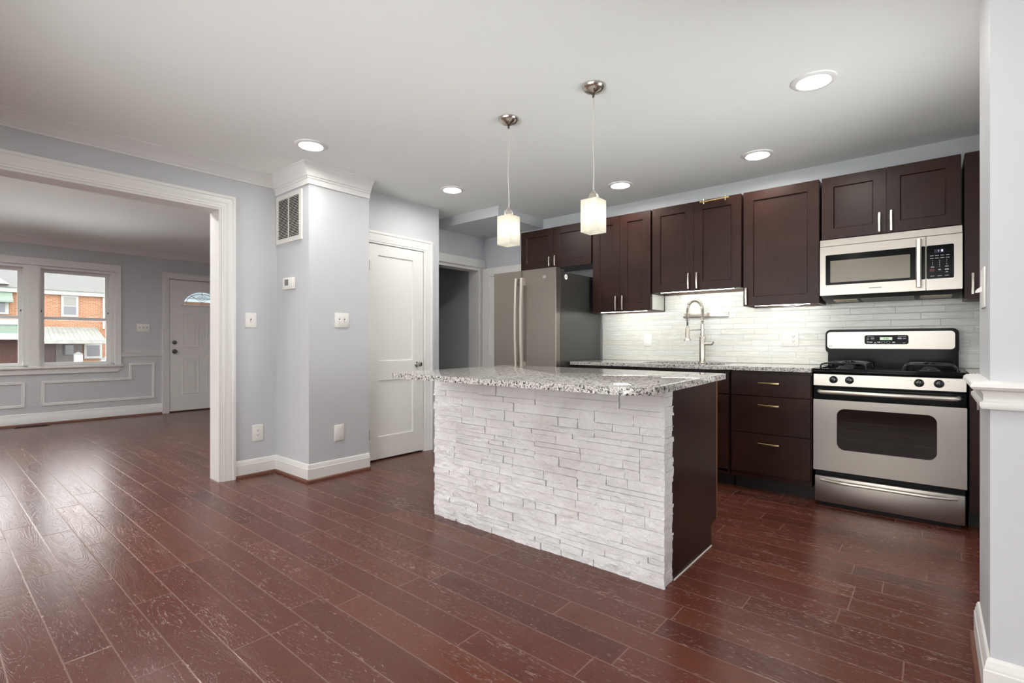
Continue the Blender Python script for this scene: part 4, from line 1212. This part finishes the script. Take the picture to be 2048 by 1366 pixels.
obj('handle', mb, 'fhandle', dr, 25)
o_ = rrect(-0.0265, mx1, mz0, 1.7535, 0.002, 6); i_ = rrect(-0.0255, 0.106, 1.483, 1.694, 0.008, 6)
mb = MB().frame(o_, i_, 'xz', my, my + 0.03)
cp = obj('control_panel', mb, 'steel', t)
mb = MB().prism(i_, 'xz', my + 0.001, my + 0.02)
kp_ = obj('keypad', mb, 'black', cp)
obj('display', MB().box(0.012, 0.060, my - 0.0002, my + 0.0015, 1.645, 1.668), 'disp', cp)
mb = MB().text('1', 0.014, (0.033, my - 0.0006, 1.6565)).text('0', 0.018, (0.050, my - 0.0006, 1.6565), bold=0.0004)
obj('display_digits', mb, 'blueled', cp)
mb = MB()
cols = (0.000, 0.0255, 0.0505, 0.076)
for i, x in enumerate(cols):
    for j, z in enumerate((1.628, 1.612)):
        mb.box(x - 0.009, x + 0.009, my - 0.0002, my + 0.0012, z - 0.0014, z + 0.0014)
nums = [['1', '4', '7'], ['2', '5', '8', '0'], ['3', '6', '9']]
for x, colm in zip((0.004, 0.038, 0.072), nums):
    for k, d_ in enumerate(colm):
        mb.text(d_, 0.0085, (x, my - 0.0006, 1.596 - 0.0125 * k), bold=0.0002)
for x in (0.004, 0.072): mb.box(x - 0.008, x + 0.008, my - 0.0002, my + 0.0012, 1.5545, 1.5595)
for x, w in ((0.038, 0.006), (0.072, 0.009)): mb.box(x - w, x + w, my - 0.0002, my + 0.0012, 1.5355, 1.5415)
mb.box(0.066, 0.078, my - 0.0002, my + 0.0012, 1.519, 1.524)
for x in (0.003, 0.038, 0.072): mb.box(x - 0.010, x + 0.010, my - 0.0002, my + 0.0012, 1.4985, 1.5015)
obj('key_legends', mb, 'legend', kp_)
mb = MB(); mb.box(-0.010, 0.014, my - 0.0002, my + 0.0012, 1.529, 1.546)
obj('stop_key', mb, 'redl', kp_)
mb = MB()
for (x0, x1) in ((-0.545, -0.405), (-0.06, 0.10)):
    mb.prism([(my + 0.135, mz0 - 0.0265), (my + 0.135, mz0 - 0.0235), (YT - 0.07, mz0 - 0.0305), (YT - 0.07, mz0 - 0.0335)], 'yz', x0, x1)
obj('grease_filter', mb, 'filter', t)
mb = MB(); mb.prism([(my + 0.105, mz0 - 0.0255), (my + 0.105, mz0 - 0.0215), (YT - 0.03, mz0 - 0.033), (YT - 0.03, mz0 - 0.036)], 'yz', -0.38, -0.09)
obj('lamp_cover', mb, 'case', t)
obj('name_mark', MB().box(-0.325, -0.255, my - 0.0003, my + 0.001, 1.4455, 1.4505), 'lcd', dr)

# ------------------------------------------------------------------ gas range
t = thing('gas_range', (-0.227, 4.18, 0), 'stainless and black gas range between the base cabinets', 'gas range')
gx0, gx1, gy = -0.604, 0.152, 3.857
obj('body', MB().box(gx0 + 0.003, gx1 - 0.003, gy + 0.045, 4.49, 0.02, 0.885), 'blackm', t)
mb = MB()
mb.box(gx0 - 0.002, gx1 + 0.002, gy - 0.002, 4.40, 0.876, 0.900, 0.004, 2)
mb.frame(rrect(gx0 - 0.002, gx1 + 0.002, gy - 0.002, 4.40, 0.01, 3), rrect(gx0 + 0.022, gx1 - 0.022, gy + 0.028, 4.38, 0.02, 3), 'xy', 0.898, 0.908)
obj('cooktop', mb, 'black', t)
# knob panel, leaning slightly back
mb = MB().prism([(gy, 0.797), (gy + 0.003, 0.871), (gy + 0.05, 0.871), (gy + 0.05, 0.797)], 'yz', gx0, gx1)
kpnl = obj('knob_panel', mb, 'steel', t)
for x in (-0.492, -0.405, -0.058, 0.033):
    mb = MB().lathe([(0.024, 0.004), (0.024, -0.006), (0.021, -0.010), (0.019, -0.026), (0.014, -0.032), (0.001, -0.033)], (x, gy + 0.002, 0.838), 'y', 24)
    k_ = obj('knob', mb, 'knob', kpnl)
    obj('grip', MB().box(x - 0.005, x + 0.005, gy - 0.040, gy - 0.028, 0.818, 0.858, 0.003, 2), 'knob', k_)
mb = MB()
for x in (-0.455, -0.37, -0.095, 0.072): mb.cyl((x, gy + 0.004, 0.853), (x, gy + 0.002, 0.853), 0.0022, 8)
obj('flame_marks', mb, 'redl', kpnl)
# door
dy0 = gy
od = obj('oven_door', MB().box(gx0 - 0.002, gx1 + 0.002, dy0 + 0.006, dy0 + 0.042, 0.232, 0.786, 0.003), 'black', t)
mb = MB()
o_ = rrect(gx0 - 0.002, gx1 + 0.003, 0.237, 0.704, 0.004, 8); i_ = rrect(-0.474, 0.024, 0.383, 0.650, 0.045, 8)
mb.frame(o_, i_, 'xz', dy0, dy0 + 0.012)
obj('steel_panel', mb, 'steel', od)
obj('window', MB().prism(rrect(-0.4735, 0.0235, 0.3835, 0.6495, 0.045, 8), 'xz', dy0 + 0.003, dy0 + 0.010), 'oveng', od)
mb = MB()
for z in (0.565, 0.513, 0.458): mb.box(-0.455, 0.005, dy0 + 0.0027, dy0 + 0.0040, z - 0.0012, z + 0.0012)
obj('oven_rack', mb, 'rackline', od)
mb = MB().tube([(gx0 + 0.032, dy0 + 0.008, 0.757), (gx0 + 0.040, dy0 - 0.028, 0.757), (gx0 + 0.062, dy0 - 0.044, 0.757), ((gx0 + gx1) / 2, dy0 - 0.054, 0.757), (gx1 - 0.062, dy0 - 0.044, 0.757), (gx1 - 0.040, dy0 - 0.028, 0.757), (gx1 - 0.032, dy0 + 0.008, 0.757)], 0.0125, 14)
obj('handle', mb, 'fhandle', od)
sd = obj('warming_drawer', MB().box(gx0 + 0.006, gx1 - 0.004, gy, gy + 0.04, 0.028, 0.199, 0.005, 2), 'steel', t)
pts = []
for k in range(21):
    f = k / 20
    pts.append((gx0 + 0.042 + f * 0.674, gy + 0.004 - 0.042 * min(1, math.sin(math.pi * f) * 1.9) ** 0.7 if 0 < k < 20 else gy + 0.004, 0.174))
obj('handle', MB().tube(pts, 0.0095, 12), 'fhandle', sd)
obj('kick_plate', MB().box(gx0 + 0.02, gx1 - 0.02, gy + 0.05, gy + 0.07, 0.0, 0.03), 'blackm', t)
# backguard
mb = MB()
mb.box(gx0 + 0.006, gx1 - 0.016, 4.415, 4.49, 0.90, 1.03)
mb.prism(rrect(gx0 - 0.008, gx1 - 0.014, 1.000, 1.176, 0.035, 6), 'xz', 4.398, 4.49)
bg = obj('backguard', mb, 'black', t)
mb = MB().prism(rrect(-0.600, 0.118, 1.036, 1.158, 0.022, 6), 'xz', 4.393, 4.399)
sp2 = obj('control_panel', mb, 'steel', bg)
mb = MB().prism(rrect(-0.371, -0.122, 1.068, 1.133, 0.014, 5), 'xz', 4.3915, 4.394)
cd = obj('keypad', mb, 'blackm', sp2)
obj('clock_display', MB().box(-0.281, -0.212, 4.3905, 4.392, 1.098, 1.118), 'green', sp2)
mb = MB()
mb.box(-0.356, -0.316, 4.3908, 4.392, 1.1225, 1.1245)
for z in (1.112, 1.103, 1.088, 1.080): mb.box(-0.357, -0.344, 4.3908, 4.392, z - 0.002, z + 0.002)
def ringmark(x, z, r): mb.tube([(x + r * math.cos(2 * math.pi * k / 16), 4.3912, z + r * 0.8 * math.sin(2 * math.pi * k / 16)) for k in range(16)], 0.0009, 6, True)
ringmark(-0.324, 1.109, 0.011); mb.box(-0.330, -0.318, 4.3908, 4.392, 1.106, 1.112)
for x in (-0.333, -0.287): mb.box(x - 0.009, x + 0.009, 4.3908, 4.392, 1.079, 1.087)
mb.prism([(-0.318, 1.074), (-0.309, 1.084), (-0.299, 1.074)], 'xz', 4.3908, 4.392)
ringmark(-0.262, 1.082, 0.010); ringmark(-0.234, 1.082, 0.010)
mb.box(-0.211, -0.196, 4.3908, 4.392, 1.078, 1.086)
mb.box(-0.180, -0.136, 4.3908, 4.392, 1.1225, 1.1250)
mb.box(-0.182, -0.160, 4.3908, 4.392, 1.104, 1.115); mb.box(-0.155, -0.136, 4.3908, 4.392, 1.107, 1.111)
mb.prism([(-0.152, 1.080), (-0.147, 1.073), (-0.139, 1.083), (-0.147, 1.078)], 'xz', 4.3908, 4.392)
obj('key_legends', mb, 'legend', cd)
mb = MB().text('8:88', 0.018, (-0.246, 4.3903, 1.108), depth=0.0003)
obj('clock_digits', mb, 'slot', sp2)
mb = MB().tube([(-0.578 + 0.0072 * math.cos(2 * math.pi * k / 20), 4.3925, 1.056 + 0.0072 * math.sin(2 * math.pi * k / 20)) for k in range(20)], 0.0013, 6, True)
obj('emblem', mb, 'slot', sp2)
# burners and grates
for (cx, cy) in ((-0.445, 3.99), (-0.445, 4.26), (-0.01, 3.99), (-0.01, 4.26)):
    b_ = obj('burner', MB().lathe([(0.05, 0), (0.05, 0.010), (0.036, 0.014), (0.036, 0.020), (0.03, 0.024), (0.001, 0.024)], (cx, cy, 0.899), 'z', 24), 'iron', t)
    obj('drip_bowl', MB().lathe([(0.085, 0.000), (0.086, 0.003), (0.07, 0.001), (0.055, 0.0012), (0.055, 0.0)], (cx, cy, 0.8995), 'z', 28), 'chrome', b_)
for cx in (-0.445, -0.01):
    mb = MB()
    for s_ in (-1, 1):
        # one bowed bar from foot to foot, front and back, and the side rails
        y0_ = 4.125 + s_ * 0.235
        mb.tube([(cx - 0.125, y0_, 0.902), (cx - 0.122, y0_, 0.932), (cx - 0.10, y0_, 0.944), (cx, y0_, 0.946), (cx + 0.10, y0_, 0.944), (cx + 0.122, y0_, 0.932), (cx + 0.125, y0_, 0.902)], 0.005, 8)
        x0_ = cx + s_ * 0.118
        mb.tube([(x0_, 3.89, 0.938), (x0_, 4.36, 0.938)], 0.005, 8)
    for yy in (3.99, 4.26):
        mb.tube([(cx - 0.118, yy, 0.938), (cx - 0.03, yy, 0.944)], 0.005, 8); mb.tube([(cx + 0.118, yy, 0.938), (cx + 0.03, yy, 0.944)], 0.005, 8)
    mb.tube([(cx, 3.89, 0.945), (cx, 3.96, 0.945)], 0.005, 8); mb.tube([(cx, 4.36, 0.945), (cx, 4.29, 0.945)], 0.005, 8)
    mb.tube([(cx - 0.118, 4.125, 0.938), (cx + 0.118, 4.125, 0.938)], 0.005, 8)
    mb.tube([(cx, 4.03, 0.944), (cx, 4.22, 0.944)], 0.005, 8)
    obj('grate', mb, 'iron', t)

# ------------------------------------------------------------------ island
t = thing('kitchen_island', (-1.645, 2.45, 0), 'island clad in white stacked stone with dark wood end panel', 'kitchen island')
ix0, ix1 = -2.385, -0.898
mb = MB(); mb.box(ix0, ix1 - 0.012, 2.125, 2.790, 0.10, 0.883); mb.box(ix0, ix1 - 0.012, 2.125, 2.718, 0.0, 0.10)
obj('cabinet_box', mb, 'wood', t, 0)
mb = MB().prism([(2.205, 0.0), (2.718, 0.0), (2.718, 0.12), (2.795, 0.12), (2.795, 0.884), (2.205, 0.884)], 'yz', ix1 - 0.012, ix1)
obj('end_panel', mb, 'wood', t, 0)
obj('edge_band', MB().box(ix1 - 0.010, ix1 + 0.002, 2.795, 2.812, 0.12, 0.884), 'edge', t)
for (a, b) in ((ix0 + 0.004, -1.648), (-1.642, ix1 - 0.014)):
    mb = MB(); shaker_slab(mb, 'xz', a, b, 0.12, 0.87, 2.812, 2.793, [(a + 0.06, b - 0.06, 0.18, 0.81)], 0.008)
    obj('door', mb, 'wood', t, 0)
# caulk line
obj('caulk_line', MB().box(ix1, ix1 + 0.004, 2.21, 2.718, 0.0, 0.005), 'vent', t)

def ledger(mb, u0, u1, z0, z1, place, seed, bw=(0.40, 0.60)):
    """stacked split-face strips; place(u, z, d) maps along / height / outward depth to a point"""
    rr = random.Random(seed)
    G = 0.0009
    blocks = []
    z = z0
    while z < z1 - 1e-4:
        zt = min(z1, z + 0.150)
        if z1 - zt < 0.06: zt = z1
        u = u0 - rr.uniform(0, 0.3)
        while u < u1:
            ub = u + rr.uniform(*bw)
            a, b = max(u, u0), min(ub, u1)
            if u1 - ub < 0.06: b = u1; ub = u1 + 1
            if b - a > 0.02: blocks.append((a, b, z, zt))
            u = ub
        z = zt
    stones = []
    for (a, b, za, zb) in blocks:
        hs = []
        while sum(hs) < zb - za - 0.02: hs.append(rr.choice((0.028, 0.036, 0.044, 0.054)))
        k = (zb - za) / sum(hs)
        z = za
        for h in hs:
            u = a
            while u < b - 1e-4:
                ub = min(b, u + rr.uniform(0.09, 0.30))
                if b - ub < 0.06: ub = b
                stones.append((u, ub, z, z + h * k)); u = ub
            z += h * k
    for (u, ub, za, zb) in stones:
        d0 = rr.choice((0.004, 0.006, 0.007, 0.009, 0.011, 0.015)) + rr.uniform(-0.002, 0.002)
        tilt = rr.uniform(-0.03, 0.03); tiltz = rr.uniform(-0.12, 0.12)
        amp = rr.choice((0.0015, 0.0035, 0.006, 0.008))
        u, ub, za, zb = u + (G if u > u0 + 1e-6 else 0), ub - (G if ub < u1 - 1e-6 else 0), za + (G if za > z0 + 1e-6 else 0), zb - (G if zb < z1 - 1e-6 else 0)
        nu = max(3, int((ub - u) / 0.009)); nz = max(3, int((zb - za) / 0.007))
        so = rr.uniform(0, 100)
        def f(a, b, u=u, ub=ub, za=za, zb=zb):
            uu = u + (ub - u) * a; zz = za + (zb - za) * b
            dd = d0 + tilt * (uu - (u + ub) / 2) * 0.3 + tiltz * (zz - (za + zb) / 2)
            nn = mnoise.noise(Vector((uu * 22 + so, zz * 34, so))) + 0.5 * mnoise.noise(Vector((uu * 60 + so, zz * 70, so * 2)))
            rdg = abs(mnoise.noise(Vector((uu * 16 + zz * 18, zz * 40, so + 9))))
            dd += amp * (nn - 1.2 * rdg)
            return place(uu, zz, max(0.002, dd))
        V = mb.grid(None, nu, nz, f)
        loop = [V[i][0] for i in range(nu + 1)] + [V[nu][j] for j in range(1, nz + 1)] + [V[i][nz] for i in range(nu - 1, -1, -1)] + [V[0][j] for j in range(nz - 1, 0, -1)]
        uv = [(u + (ub - u) * i / nu, za) for i in range(nu + 1)] + [(ub, za + (zb - za) * j / nz) for j in range(1, nz + 1)] + [(u + (ub - u) * i / nu, zb) for i in range(nu - 1, -1, -1)] + [(u, za + (zb - za) * j / nz) for j in range(nz - 1, 0, -1)]
        back = [mb.bm.verts.new(place(a, b, -0.004)) for a, b in uv]
        n_ = len(loop)
        for i in range(n_):
            j = (i + 1) % n_
            mb.bm.faces.new((loop[i], loop[j], back[j], back[i]))
mb = MB()
YS = 2.106
mb.box(-2.392, -0.906, YS + 0.002, 2.130, 0.0, 0.882)
ledger(mb, -2.400, -0.893, 0.0, 0.882, lambda u, z, d: (u, YS - d, z), 11)
ledger(mb, 2.100, 2.212, 0.0, 0.882, lambda u, z, d: (-0.903 + d * 0.45, u, z), 23)
mb.box(-0.912, -0.905, 2.104, 2.208, 0.0, 0.882)
tag(obj('stone_cladding', mb, 'stone', t, 30), 'white split face ledger stone')

# island worktop
def round_poly(pts, radii, seg=8):
    res = []
    n = len(pts)
    for i, p in enumerate(pts):
        p = Vector(p); a = Vector(pts[i - 1]); b = Vector(pts[(i + 1) % n]); r = radii[i]
        da = (a - p).normalized(); db = (b - p).normalized()
        ang = da.angle(db); tl = r / math.tan(ang / 2)
        c = p + (da + db).normalized() * (r / math.sin(ang / 2))
        s0 = p + da * tl - c; s1 = p + db * tl - c
        for k in range(seg + 1):
            f = k / seg
            v = s0.lerp(s1, f).normalized() * r
            res.append(tuple(c + v))
    return res
poly = round_poly([(-2.275, 1.678), (-0.775, 1.660), (-0.842, 2.800), (-2.425, 2.815)], [0.02, 0.10, 0.03, 0.03], 10)
mb = MB().prism(poly, 'xy', 0.886, 0.914)
top = [e for e in mb.bm.edges if abs(e.verts[0].co.z - e.verts[1].co.z) < 1e-6]
bmesh.ops.bevel(mb.bm, geom=top, offset=0.004, segments=2, affect='EDGES', profile=0.5)
tag(obj('island_countertop', mb, 'granite', None, 40), 'polished speckled granite top overhanging the stone island', 'countertop')

# ------------------------------------------------------------------ the street outside
K = 55 / 38
def yy_(y): return y * K
def zz_(z): return 1.08 + (z - 1.08) * K
GZ = zz_(-0.03)
XF = -55.0
struct('ground', MB().box(-75, -9.2, -60, 80, GZ - 0.3, GZ), 'pave', 'pale pavement outside the living room window', 'ground')
struct('yard', MB().box(-20, 30, -60, -1.9, GZ - 0.3, GZ).box(2.9, 30, -1.9, 60, GZ - 0.3, GZ), 'pave', 'pale paving behind the house', 'ground')
def ext(y0, y1, z0, z1, x0, x1, bev=0.0): return MB().box(XF + x0, XF + x1, yy_(y0), yy_(y1), zz_(z0), zz_(z1), bev)
t = thing('rowhouse', (XF - 4, yy_(6), GZ), 'orange brick rowhouse with grey roof seen through the window', 'house')
obj('brick_wall', ext(-16.0, 20.0, -0.03, 3.80, -7, 0), 'brick', t)
obj('fascia', ext(-16.0, 20.0, 3.79, 4.04, 0, 0.35), 'extwhite', t)
mb = MB(); mb.prism([(XF + 0.5, zz_(4.03)), (XF - 4.0, zz_(7.0)), (XF - 8.0, zz_(4.03))], 'xz', yy_(-16), yy_(20))
obj('roof', mb, 'shingle', t)
mb = MB(); mb.prism([(2.2, 4.19), (3.21, 4.19), (2.70, 4.62)], 'yz', 0, 1)
for v in mb.bm.verts: v.co = Vector((XF + 0.1 + v.co.x * 0.6, yy_(v.co.y), zz_(v.co.z)))
obj('dormer', mb, 'extwhite', t)
w_ = obj('window', ext(5.33, 6.08, 2.56, 3.78, 0.0, 0.12), 'extwhite', t)
obj('blind', ext(5.44, 5.98, 3.21, 3.68, 0.12, 0.14), 'shadeex', w_)
obj('pane', ext(5.44, 5.98, 2.68, 3.16, 0.12, 0.14), 'exwin', w_)
obj('downspout', ext(7.19, 7.29, 1.9, 3.8, 0.0, 0.15), 'extwhite', t)
w_ = obj('window', ext(2.4, 3.22, 2.60, 3.5, 0.0, 0.12), 'extwhite', t)
obj('pane', ext(2.5, 3.08, 2.70, 3.4, 0.12, 0.14), 'exwin', w_)
mb = MB(); mb.prism([(XF + 0.1, zz_(3.87)), (XF + 1.0, zz_(3.30)), (XF + 1.0, zz_(3.21)), (XF + 0.1, zz_(3.22))], 'xz', yy_(2.2), yy_(3.34))
obj('window_awning', mb, 'awng', t)
# porch of the nearer unit
mb = MB()
A_ = [(XF + 0.1, yy_(4.0), zz_(1.97)), (XF + 0.1, yy_(6.86), zz_(1.97)), (XF + 2.6, yy_(7.00), zz_(1.18)), (XF + 2.6, yy_(3.9), zz_(1.18))]
mb.face(A_); mb.face([Vector(p) - Vector((0, 0, 0.08)) for p in A_][::-1])
for k in range(16):
    f = k / 15
    p0 = Vector(A_[0]).lerp(Vector(A_[1]), f); p1 = Vector(A_[3]).lerp(Vector(A_[2]), f)
    mb.tube([p0, p1], 0.05, 6)
aw = obj('porch_awning', mb, 'awn', t)
obj('valance', MB().box(XF + 2.58, XF + 2.66, yy_(3.9), yy_(7.0), zz_(1.02), zz_(1.19)), 'awn', aw)
obj('entry_door', ext(4.55, 5.08, -0.03, 0.98, 0.0, 0.12), 'exdoor', t)
obj('porch_wall', ext(5.10, 6.25, -0.03, 1.0, 0.0, 0.10), 'brickp', t)
w_ = obj('window', ext(5.45, 5.92, 0.35, 0.98, 0.10, 0.2), 'brickp', t)
obj('pane', ext(5.5, 5.86, 0.40, 0.94, 0.2, 0.22), 'exwin', w_)
w_ = obj('window', ext(6.34, 7.16, 0.14, 1.0, 0.0, 0.16), 'extwhite', t)
obj('pane', ext(6.46, 7.04, 0.28, 0.92, 0.16, 0.18), 'exwin', w_)
obj('lower_wall', ext(2.0, 4.4, -0.03, 1.2, 0.0, 0.1), 'brickd', t)
obj('porch_beam', ext(1.5, 3.66, 2.02, 2.28, 0.0, 1.8), 'extwhite', t)
obj('porch_panel', ext(1.5, 3.66, 1.56, 2.02, 0.0, 1.7), 'awng', t)
obj('porch_beam', ext(1.5, 3.66, 1.24, 1.56, 0.0, 1.8), 'extwhite', t)
obj('porch_post', ext(3.54, 3.66, -0.03, 1.24, 1.6, 1.8), 'extwhite', t)
for (y0, y1, zt, lab) in ((5.40, 5.72, 0.46, 'white masonry gate pillar with a pointed cap across the street'), (6.50, 6.86, 0.17, 'shorter white masonry gate pillar across the street')):
    mb = MB(); x0 = XF + 4.5
    mb.box(x0, x0 + 0.5, yy_(y0), yy_(y1), GZ, zz_(zt))
    pl = tag(obj('gate_pillar', mb, 'extwhite'), lab, 'pillar')
    mb = MB(); yc = (yy_(y0) + yy_(y1)) / 2
    h0 = zz_(zt)
    B4 = [(x0 - 0.05, yy_(y0) - 0.05, h0), (x0 + 0.55, yy_(y0) - 0.05, h0), (x0 + 0.55, yy_(y1) + 0.05, h0), (x0 - 0.05, yy_(y1) + 0.05, h0)]
    top_ = (x0 + 0.25, yc, h0 + 0.20)
    for k in range(4): mb.face([B4[k], B4[(k + 1) % 4], top_])
    mb.face(B4[::-1])
    obj('cap', mb, 'shingle', pl)
